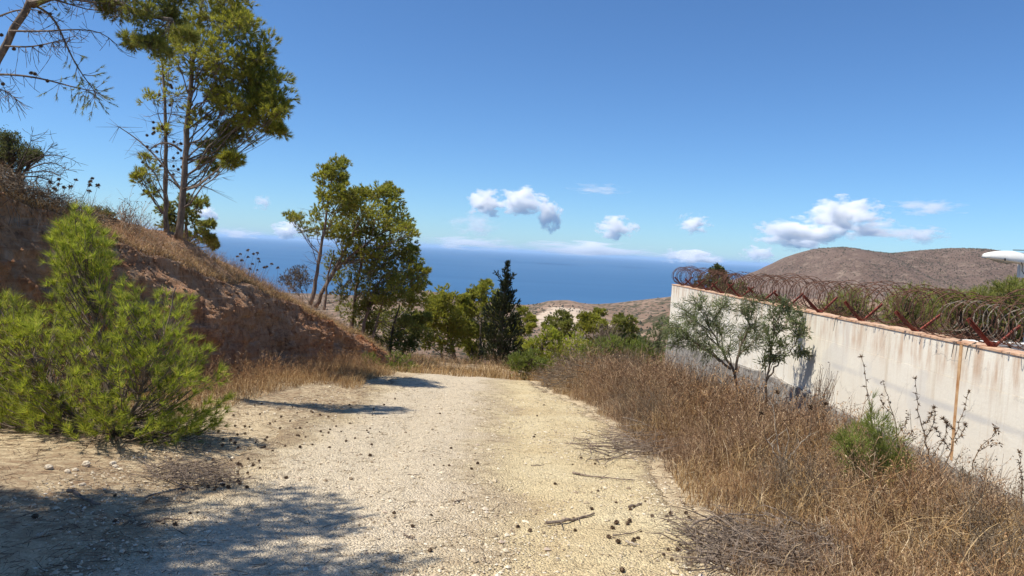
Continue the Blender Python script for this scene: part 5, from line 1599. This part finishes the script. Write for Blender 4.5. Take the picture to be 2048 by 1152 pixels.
# green broom in the weeds with a pine seedling tip
gb = gp(1745, 985); Yg = 6.3
def fine_bush(root, cls, mat, sub, L):
    fm = MB()
    for c, r, dn in cls:
        P, D = clump_tufts(c, r, int(sub * dn), .9); fm.tufts(P, D, 6, L, 0.0045, 0.8, L)
    fm.build('foliage', M[mat], root)
gr = thing('broom_bush', [at(1745, 975, Yg)[0], Yg, float(gz(at(1745, 975, Yg)[0], Yg))], 'round fresh green broom bush among dry weeds before the wall', 'shrub')
mb = MB(); b0 = np.array(gr.location)
cls = CL([(1745, 870, 34), (1715, 885, 30), (1775, 885, 30), (1700, 905, 24), (1740, 915, 38), (1785, 912, 26), (1720, 938, 30), (1765, 940, 30), (1755, 850, 20), (1690, 885, 14), (1800, 930, 18)], Yg, 0.16)
for c, r, dn in cls:
    for i in range(8):
        tw = curve(b0 + rng.normal(size=3) * .04, c + rng.normal(size=3) * r * .5, 5, 0, .04); mb.sticks(tw[:-1], tw[1:], .0035, .002)
mb.build('stems', M['shrub'], gr); fine_bush(gr, cls, 'broom', 70, 0.075)
ps = thing('pine_seedling', at(1742, 880, 6.5), 'pine seedling tip rising out of the green broom bush', 'pine tree')
mb = MB(); Q = path(PX([(1742, 960), (1742, 880), (1743, 815), (1744, 800)], 6.5), 8); mb.tube(Q, np.linspace(.008, .003, 8), 5); mb.build('stem', M['bark'], ps)
fm = MB(); fm.tufts(Q[3:], np.repeat([[0, 0, 1.0]], 5, 0) + rng.normal(size=(5, 3)) * .15, 36, 0.085, 0.0035, 0.9, .06); fm.build('foliage', M['broom'], ps)
# tall dead grass tufts before the wall's shade
for lab, px, pxs in (('tall dark dead grass tuft against the wall beside the acacias', 1640, [(1645, 735), (1660, 728), (1638, 745), (1652, 760), (1628, 760), (1668, 745)]),):
    b0 = gp(1632, 850); Yw = 9.2; b0 = np.array([at(1635, 830, Yw)[0], Yw, float(gz(at(1635, 830, Yw)[0], Yw))])
    t_ = thing('grass_tuft', b0, lab, 'plant'); mb = MB()
    for i in range(60):
        p = pxs[rng.integers(len(pxs))]; e = at(p[0] + rng.normal() * 5, p[1] + rng.uniform(-5, 35), Yw + rng.normal() * .08)
        Q = curve(b0 + rng.normal(size=3) * np.array([.08, .08, .01]), e, 5, 0, .015); mb.sticks(Q[:-1], Q[1:], .003, .0018)
        mb.leaves(Q[2:] , rng.normal(size=(3, 3)) + np.array([0, 0, 1.5]), .04, .008)
    mb.build('blades', M['grass_grey'], t_)

# seed heads on the bank top
def seed_cluster(label, spots, Y, size):
    c0 = at(*spots[len(spots) // 2], Y); b0 = bank_pt(np.array([Y]), np.array([0.8]))[0]
    root = thing('seed_head_plant', b0, label, 'plant'); sm_ = MB()
    for (x, y) in spots:
        p = at(x, y, Y + rng.normal() * .15)
        s = np.array([p[0] - rng.uniform(0.05, 0.3), p[1], p[2] - rng.uniform(.5, .8)])
        Q = curve(s, p, 6, 0, .02); sm_.tube(Q, np.linspace(.004, .002, 6), 3)
        hm = MB(); d = unit(rng.normal(size=(30, 3)) * np.array([1, 1, .7]) + np.array([0, 0, .8])); hm.leaves(np.repeat((p - [0, 0, .01])[None], 30, 0), d, size * rng.uniform(.8, 1.2), size * .45)
        hm.build('seed_head', M['thistle'], root)
    sm_.build('stems', M['grass_grey'], root)
seed_cluster('dry wild carrot plants with large dark seed heads at the bank left', [(118, 358), (117, 368), (101, 365), (141, 373), (152, 360), (185, 357), (181, 363), (180, 370), (196, 371), (178, 382), (108, 378), (128, 374)], 11.0, 0.045)
seed_cluster('cluster of dry seed heads on the bank against the sea', [(475, 513), (481, 508), (496, 501), (484, 521), (496, 514), (507, 508), (515, 506), (517, 518), (519, 523), (505, 528), (543, 528), (534, 533), (528, 535), (556, 536), (500, 538), (515, 540)], 17.6, 0.05)


# ------------------------------------------------------------------ road litter
def free_pts(n, y0, y1, x0f, x1f, pw=1.0):
    Y = y0 + (y1 - y0) * rng.random(n) ** pw
    X = x0f(Y) + (x1f(Y) - x0f(Y)) * rng.random(n)
    return X, Y


# loose gravel
n = 36000
X, Y = free_pts(n, 3.4, 15, lambda y: road_l(y) - 0.8, lambda y: road_r(y) + 0.1, 1.7)
dens = fbm(X * 1.3 + 8, Y * 0.9, 3) + 0.20 * np.exp(-((X + 1.2) / 0.7) ** 2) + 0.35 * np.exp(-((X + 0.3) / 0.3) ** 2) + rng.normal(size=n) * 0.2 > -0.12
X, Y = X[dens], Y[dens]; n = len(X)
s_ = np.clip(rng.lognormal(-5.0, 0.5, n), 0.003, 0.03)
c = np.stack([X, Y, gz(X, Y) + 0.014 + s_ * 0.15], -1)
a = rng.uniform(0, 6.28, n); ca, sa = np.cos(a), np.sin(a)
B = ico[None] * s_[:, None, None] * rng.uniform(0.6, 1.3, (n, 6, 1)) * np.array([1.15, 0.85, 0.62])
V = np.stack([B[:, :, 0] * ca[:, None] - B[:, :, 1] * sa[:, None], B[:, :, 0] * sa[:, None] + B[:, :, 1] * ca[:, None], B[:, :, 2]], -1) + c[:, None]
mb = MB(); mb.add(V, ((np.arange(n) * 6)[:, None, None] + it[None]).reshape(-1, 3))
tag(mb.build('gravel', M['pebble']), 'loose pale gravel on the track', None, None, 'stuff')
# needles and twiglets
n = 34000
X, Y = free_pts(n, 3.4, 18, lambda y: -5.2 + 0 * y, lambda y: road_r(y) + 0.5, 1.5)
side = np.clip(sm(-1.6, -3.6, X) + sm(0.55, 1.1, X - road_r(Y) + 1.1) * 0.8 + 0.14, 0, 1)
keep = rng.random(n) < side * (0.55 + 0.9 * (fbm(X * 1.1, Y * 1.1 + 4, 3) * .5 + .5))
X, Y = X[keep], Y[keep]; n = len(X)
D = np.stack([rng.normal(size=n), rng.normal(size=n), rng.normal(size=n) * 0.12], -1)
P = np.stack([X, Y, gz(X, Y) + 0.024], -1)
mb = MB(); mb.ribbons(P, P + unit(D) * rng.uniform(0.02, 0.12, n)[:, None], rng.uniform(0.002, 0.0065, n), 0.002)
tag(mb.build('needle_litter', M['litter']), 'pine needles and twiglets strewn over the ground', None, None, 'stuff')


# pine cones, each one its own thing
CM = [cone_mesh(0.062), cone_mesh(0.062), cone_mesh(0.055)]
spots = [(518, 925), (572, 960), (495, 950), (520, 940), (505, 935), (700, 960), (740, 915), (600, 898), (625, 893), (545, 905), (450, 955), (365, 938), (350, 940), (420, 945), (440, 960), (403, 940), (380, 955), (460, 965), (395, 1030), (380, 1032), (350, 1055), (230, 1048), (230, 995), (165, 1000), (70, 1040), (880, 830), (1074, 834), (1088, 812), (902, 900), (950, 910), (955, 930), (943, 942), (880, 921), (868, 934), (887, 935), (898, 935), (1068, 877), (1070, 872), (1145, 932), (1162, 919), (1216, 915), (1190, 931), (1110, 972), (862, 1036), (825, 1057), (788, 1030), (860, 1107), (1035, 1060), (1060, 1067), (1150, 1065), (1147, 1041), (1196, 985), (1291, 1007), (1304, 1037), (1255, 1052), (1236, 1090), (1265, 1087), (1336, 1105), (1356, 1105), (1378, 1145), (1244, 1147), (1372, 1030), (672, 855), (660, 862), (700, 850), (775, 802), (790, 800), (768, 812), (682, 866), (740, 860), (560, 820), (540, 850), (580, 845), (610, 838), (640, 832), (490, 870), (470, 855), (500, 880), (470, 890), (445, 895)]
for i in range(48):
    x = rng.uniform(430, 760); spots.append((x, rng.uniform(800, 900)))
for i in range(40):
    spots.append((rng.uniform(330, 520), rng.uniform(918, 985)))
for i in range(26):
    spots.append((rng.uniform(1180, 1400), rng.uniform(1000, 1130)))
for i, (x, y) in enumerate(spots):
    p = gp(x, y)
    o = bpy.data.objects.new('pine_cone', CM[i % 3]); COL.objects.link(o)
    s = rng.uniform(0.5, 0.85)
    o.location = (p[0], p[1], float(gz(p[0], p[1])) + 0.030 * s); o.rotation_euler = (rng.uniform(1.0, 2.1), rng.uniform(-.5, .5), rng.uniform(0, 6.28)); o.scale = [s] * 3
    if x < 330: zl = 'dark pine cone lying in the tree shade at the lower left'
    elif x < 530 and y > 915: zl = 'pine cone in the flat litter heap left of the track'
    elif x < 760 and y <= 915: zl = 'pine cone on the brown dirt between the sapling and the track'
    elif x < 830: zl = 'pine cone near the edge of the foreground tree shade'
    elif x < 1000: zl = 'pine cone on the bare gravel of the left wheel track'
    elif x < 1180: zl = 'pine cone on the pale gravel right of the middle of the track'
    else: zl = 'pine cone beside the dead brush along the right track edge'
    tag(o, zl, 'pine cone', zl.replace('pine cone', 'pine cones'))

# fallen sticks
def stick(label, pts, r, mat='deadwood', forks=2):
    P = np.array([gp(a, b_) for a, b_ in pts]); P[:, 2] = gz(P[:, 0], P[:, 1]) + r + 0.018
    Q = path(P, 9, 0.004); mb = MB(); mb.tube(Q, np.linspace(r, r * 0.5, 9) * (1 + .12 * rng.normal(size=9)), 6)
    for i in range(forks):
        s = Q[rng.integers(2, 8)]; e = s + np.array([rng.normal() * .12, rng.normal() * .12, .03]); mb.sticks([s], [e], r * .4, r * .2)
    root = mb.build('fallen_stick', M[mat]); tag(root, label, 'stick')
stick('thickest brown fallen stick on the right half of the track', [(1092, 1054), (1130, 1051), (1160, 1042), (1188, 1034)], .014)
stick('long thin branch lying across the right track edge', [(1145, 951), (1180, 958), (1220, 962), (1270, 966)], .011)
stick('short stub of branch lying near the right verge', [(1257, 1021), (1283, 1013)], .012, forks=0)
stick('small straight stick in the middle of the track', [(1062, 935), (1089, 933)], .006, forks=0)
stick('small stick in the grey left wheel track', [(815, 954), (843, 955)], .006, forks=0)
stick('short reddish chip of wood at the shade edge', [(808, 1078), (830, 1083)], .010, forks=0)
stick('thin curved twig beside the dark cones at the lower right', [(1225, 1077), (1262, 1073), (1282, 1064)], .006)
stick('bleached piece of stick between two large cones', [(1251, 1091), (1278, 1098)], .010, 'deadwood_pale', 0)
stick('straight branch right of the piled brush tips at the track edge', [(1178, 895), (1230, 898), (1285, 905)], .012)
stick('crooked dead branch end in the shade at the left', [(135, 990), (165, 1000), (180, 1015), (200, 1018)], .016)
stick('thin branch lying in the shade near the litter heap', [(340, 965), (370, 978), (395, 985)], .008)
stick('long thin stick in the shaded litter at the left', [(310, 1048), (350, 1045), (385, 1046)], .008)
stick('small chip of stick left of the middle of the track', [(908, 1009), (930, 1005)], .008, forks=0)
# pale stones near the sapling
STONE = []
for k in range(4):
    mbs = MB(); n_ = 10
    V = []
    for i in range(5):
        zz = -1 + 2 * (i + .5) / 5; r = math.sqrt(1 - zz * zz)
        for j in range(8): V.append(np.array([r * math.cos(j * .785), r * math.sin(j * .785), zz]) * rng.uniform(.8, 1.15))
    V = np.array(V) * np.array([1, .75, .55])
    mbs.add(V, [(0, a + 1, a) for a in range(1, 7)] + [(32, 32 + a, 33 + a) for a in range(1, 7)], [(i * 8 + j, i * 8 + (j + 1) % 8, i * 8 + 8 + (j + 1) % 8, i * 8 + 8 + j) for i in range(4) for j in range(8)])
    me = mbs.mesh('stone', smooth=False); me.materials.append(M['stone']); STONE.append(me)
for i, (x, y, s) in enumerate([(135, 946, .035), (150, 942, .03), (225, 930, .04), (230, 935, .03), (172, 932, .05), (97, 938, .045), (165, 972, .03), (310, 950, .02), (80, 1072, .025), (290, 917, .025), (420, 903, .02), (620, 1000, .014), (1010, 1085, .016), (890, 1100, .02), (970, 1110, .018), (1180, 930, .02), (1020, 1035, .016), (870, 1022, .015)]):
    p = gp(x, y); o = bpy.data.objects.new('stone', STONE[i % 4]); COL.objects.link(o); o.location = (p[0], p[1], p[2] + s * .35); o.scale = [s] * 3; o.rotation_euler = (0, 0, rng.uniform(0, 6))
    zl = 'pale limestone lump on the dirt below the pine sapling' if x < 450 else 'small pale stone lying on the gravel track'; tag(o, zl, 'stone', 'pale stones below the sapling' if x < 450 else 'pale stones on the track')


# ------------------------------------------------------------------ brush piles
def brush(label, px0, px1, py0, py1, n, r, hgt, mat='deadwood', big=(), spread_=0.35, name='brush_pile'):
    c = gp((px0 + px1) / 2, (py0 + py1) / 2)
    root = thing(name, c, label, 'brush pile'); mb = MB()
    for i in range(n):
        p = gp(rng.uniform(px0, px1), rng.uniform(py0, py1))
        f = 1 - abs(p[0] - c[0]) / (abs(gp(px1, py1)[0] - gp(px0, py0)[0]) + .2)
        z = gz(p[0], p[1]) + 0.02 + hgt * max(f, .15) * rng.random()
        a = rng.normal() * 0.9 + (0 if rng.random() < .5 else math.pi); L_ = rng.uniform(.5, 1.2) * spread_
        s = np.array([p[0], p[1], z]); e = s + np.array([math.cos(a) * L_, math.sin(a) * L_, rng.normal() * .14 * L_ + .03]); e[2] = max(e[2], gz(e[0], e[1]) + .015)
        tw = curve(s, e, 5, 0, .06); rr = r * rng.uniform(.35, 1)
        mb.sticks(tw[:-1], tw[1:], np.linspace(rr, rr * .6, 4), np.linspace(rr * .9, rr * .4, 4))
        for j in range(3):
            s2 = tw[rng.integers(1, 5)]; mb.sticks([s2], [s2 + rng.normal(size=3) * np.array([.08, .08, .05])], rr * .4, rr * .2)
    mb.build('twigs', M[mat], root)['kind'] = 'stuff'
    for pts, rb in big:
        P = []
        for (x, y, hz) in pts:
            p = gp(x, y); P.append([p[0], p[1], float(gz(p[0], p[1])) + hz])
        Q = path(P, 12, .006); m2 = MB(); m2.tube(Q, np.linspace(rb, rb * .45, 12), 6)
        for i in range(5):
            s = Q[rng.integers(3, 12)]; m2.sticks([s], [s + rng.normal(size=3) * np.array([.1, .1, .07])], rb * .35, rb * .15)
        m2.build('branch', M[mat], root)
    return root


brush('heap of dead twigs and litter at the lower right track edge', 1390, 1680, 1062, 1150, 330, .008, .05, 'deadwood', [([(1368, 1078, .06), (1400, 1062, .1), (1450, 1058, .12), (1530, 1054, .1)], .010), ([(1600, 1090, .1), (1650, 1110, .12), (1700, 1150, .05)], .009), ([(1415, 1120, .02), (1450, 1135, .02)], .02), ([(1440, 1095, .03), (1490, 1085, .06), (1560, 1098, .05)], .012), ([(1650, 1060, .1), (1662, 1100, .12), (1668, 1140, .04)], .010), ([(1480, 1130, .03), (1540, 1118, .05), (1600, 1125, .04)], .012), ([(1700, 1090, .12), (1680, 1120, .12), (1690, 1150, .05)], .008)], .4)
brush('dead branches sprawled at the right edge of the track middle', 1180, 1345, 865, 925, 150, .007, .16, 'deadwood', [([(1245, 855, .15), (1280, 865, .16), (1330, 885, .12)], .012), ([(1230, 905, .02), (1290, 895, .08), (1340, 870, .12)], .010), ([(1080, 878, .01), (1130, 890, .015), (1200, 893, .03), (1260, 890, .06)], .009)], .45)
brush('big mound of dry cut brush beside the track end', 1080, 1320, 752, 785, 520, .010, .75, 'twiggy', [([(1180, 770, .1), (1190, 745, .4), (1205, 735, .6)], .014), ([(1150, 770, .1), (1200, 760, .5), (1260, 765, .7)], .014), ([(1100, 778, .05), (1160, 772, .4), (1230, 778, .5)], .012)], .6)
brush('flat heap of cones, needles and twigs left of the track', 300, 470, 938, 975, 220, .005, .05, 'deadwood', [([(290, 1000, .02), (340, 985, .02), (400, 975, .02)], .008)], .25)


# ------------------------------------------------------------------ clouds
def cloud_mat(name, dens, sc, thr, seed):
    m, nt, N, L = new_mat(name)
    tc = N.new('ShaderNodeTexCoord')
    v = N.new('ShaderNodeVectorMath'); v.operation = 'LENGTH'; L.new(tc.outputs['Object'], v.inputs[0])
    mp = N.new('ShaderNodeMapping'); mp.inputs['Location'].default_value = (seed * 3.7, seed * 1.9, seed); L.new(tc.outputs['Object'], mp.inputs[0])
    n = noise(N, L, mp.outputs[0], sc, 5, 0.6)
    fall = mathn(N, L, 'SUBTRACT', 1.0, v.outputs['Value'], True)
    f = mathn(N, L, 'ADD', mathn(N, L, 'MULTIPLY', fall, 0.85), mathn(N, L, 'MULTIPLY', mathn(N, L, 'SUBTRACT', n.outputs[0], 0.5), 2.6))
    d = mathn(N, L, 'MULTIPLY', mrange(N, L, f, thr, thr + 0.55), dens)
    p = N.new('ShaderNodeVolumePrincipled'); p.inputs['Color'].default_value = (1.0, 0.995, 0.99, 1); p.inputs['Anisotropy'].default_value = 0.0
    L.new(d, p.inputs['Density'])
    o = N.new('ShaderNodeOutputMaterial'); L.new(p.outputs[0], o.inputs['Volume'])
    return m


def ico_unit():
    mb = MB(); V = []
    for i in range(9):
        th = math.pi * i / 8
        for j in range(16): V.append((math.sin(th) * math.cos(j * math.pi / 8), math.sin(th) * math.sin(j * math.pi / 8), math.cos(th)))
    mb.add(np.array(V), None, [(i * 16 + j, (i + 1) * 16 + j, (i + 1) * 16 + (j + 1) % 16, i * 16 + (j + 1) % 16) for i in range(8) for j in range(16)])
    return mb.mesh('cloud')


CLOUDS = [
    (972, 405, 44, 30, 16000, 1.0, 'bright round cloud puff, left of the pair over the cypress'),
    (1045, 402, 55, 30, 16000, 1.0, 'widest bright puff, right of the pair over the cypress'),
    (1098, 430, 28, 36, 16000, .7, 'upright cloud wisp just below the bright pair'),
    (1232, 457, 44, 26, 17000, .8, 'small slanted cloud puff between the cypress and the wall'),
    (1388, 448, 36, 22, 17000, .6, 'small faint puff above the far end of the wall'),
    (1598, 468, 90, 34, 16000, .9, 'broad grey based cloud left of the mountain top'),
    (1698, 432, 78, 40, 16000, 1.0, 'largest bright cloud above the left mountain hump'),
    (1745, 460, 80, 24, 16500, .3, 'thin greyish cloud veil touching the largest cloud'),
    (1855, 415, 70, 20, 18000, .16, 'faint pinkish cloud veil above the mountain saddle'),
    (1842, 470, 50, 20, 18000, .35, 'small pale cloud resting above the right mountain hump'),
    (948, 487, 105, 15, 26000, .30, 'left half of the long flat cloud bank on the horizon'),
    (1190, 500, 160, 17, 26000, .35, 'long grey cloud bank low over the sea horizon'),
    (1382, 514, 70, 18, 26000, .8, 'bright end of the horizon cloud bank near the wall'),
    (1517, 507, 36, 18, 24000, .6, 'small cloud over the horizon at the mountain foot'),
    (412, 430, 26, 22, 16000, .8, 'small white cloud right of the tall pine trunk'),
    (475, 466, 55, 11, 22000, .25, 'flat grey cloud streak left of the grove'),
    (578, 461, 42, 17, 20000, .8, 'flat white cloud just left of the grove'),
    (525, 405, 22, 18, 18000, .15, 'faint tiny cloud between the tall pine and the grove'),
    (1196, 379, 60, 12, 18000, .10, 'faint thin streak of cloud above the others'),
    (950, 450, 60, 28, 18000, .10, 'faint veil of cloud under the left bright puff'),
]
cm = ico_unit()
for i, (x, y, w_, h_, Y, dn, lab) in enumerate(CLOUDS):
    me = cm.copy(); me.name = 'cloud'
    o = bpy.data.objects.new('cloud', me); COL.objects.link(o)
    sx1, sz1 = w_ * 1.12 * Y / FPX, h_ * 1.12 * Y / FPX
    o.location = at(x, y, Y); o.scale = (sx1, min(sx1, 900), sz1)
    me.materials.append(cloud_mat('cloud vapour', dn * 0.05 * 300 / min(sx1, 700), 2.0, 0.34, i + 1))
    tag(o, lab, 'cloud')

# ------------------------------------------------------------------ haze
HAZE = 1.8e-5
if HAZE:
    mb = MB(); mb.box((0, 158000, (-260 + 200) / 2.0), (260000, 165000, 230.0))
    m, nt, N, L = new_mat('thin sea haze')
    p = N.new('ShaderNodeVolumePrincipled'); p.inputs['Color'].default_value = (0.60, 0.80, 1.0, 1); p.inputs['Density'].default_value = HAZE; p.inputs['Anisotropy'].default_value = 0.1
    o = N.new('ShaderNodeOutputMaterial'); L.new(p.outputs[0], o.inputs['Volume'])
    tag(mb.build('haze', m), 'thin bluish haze over sea and hills', None, None, 'stuff')
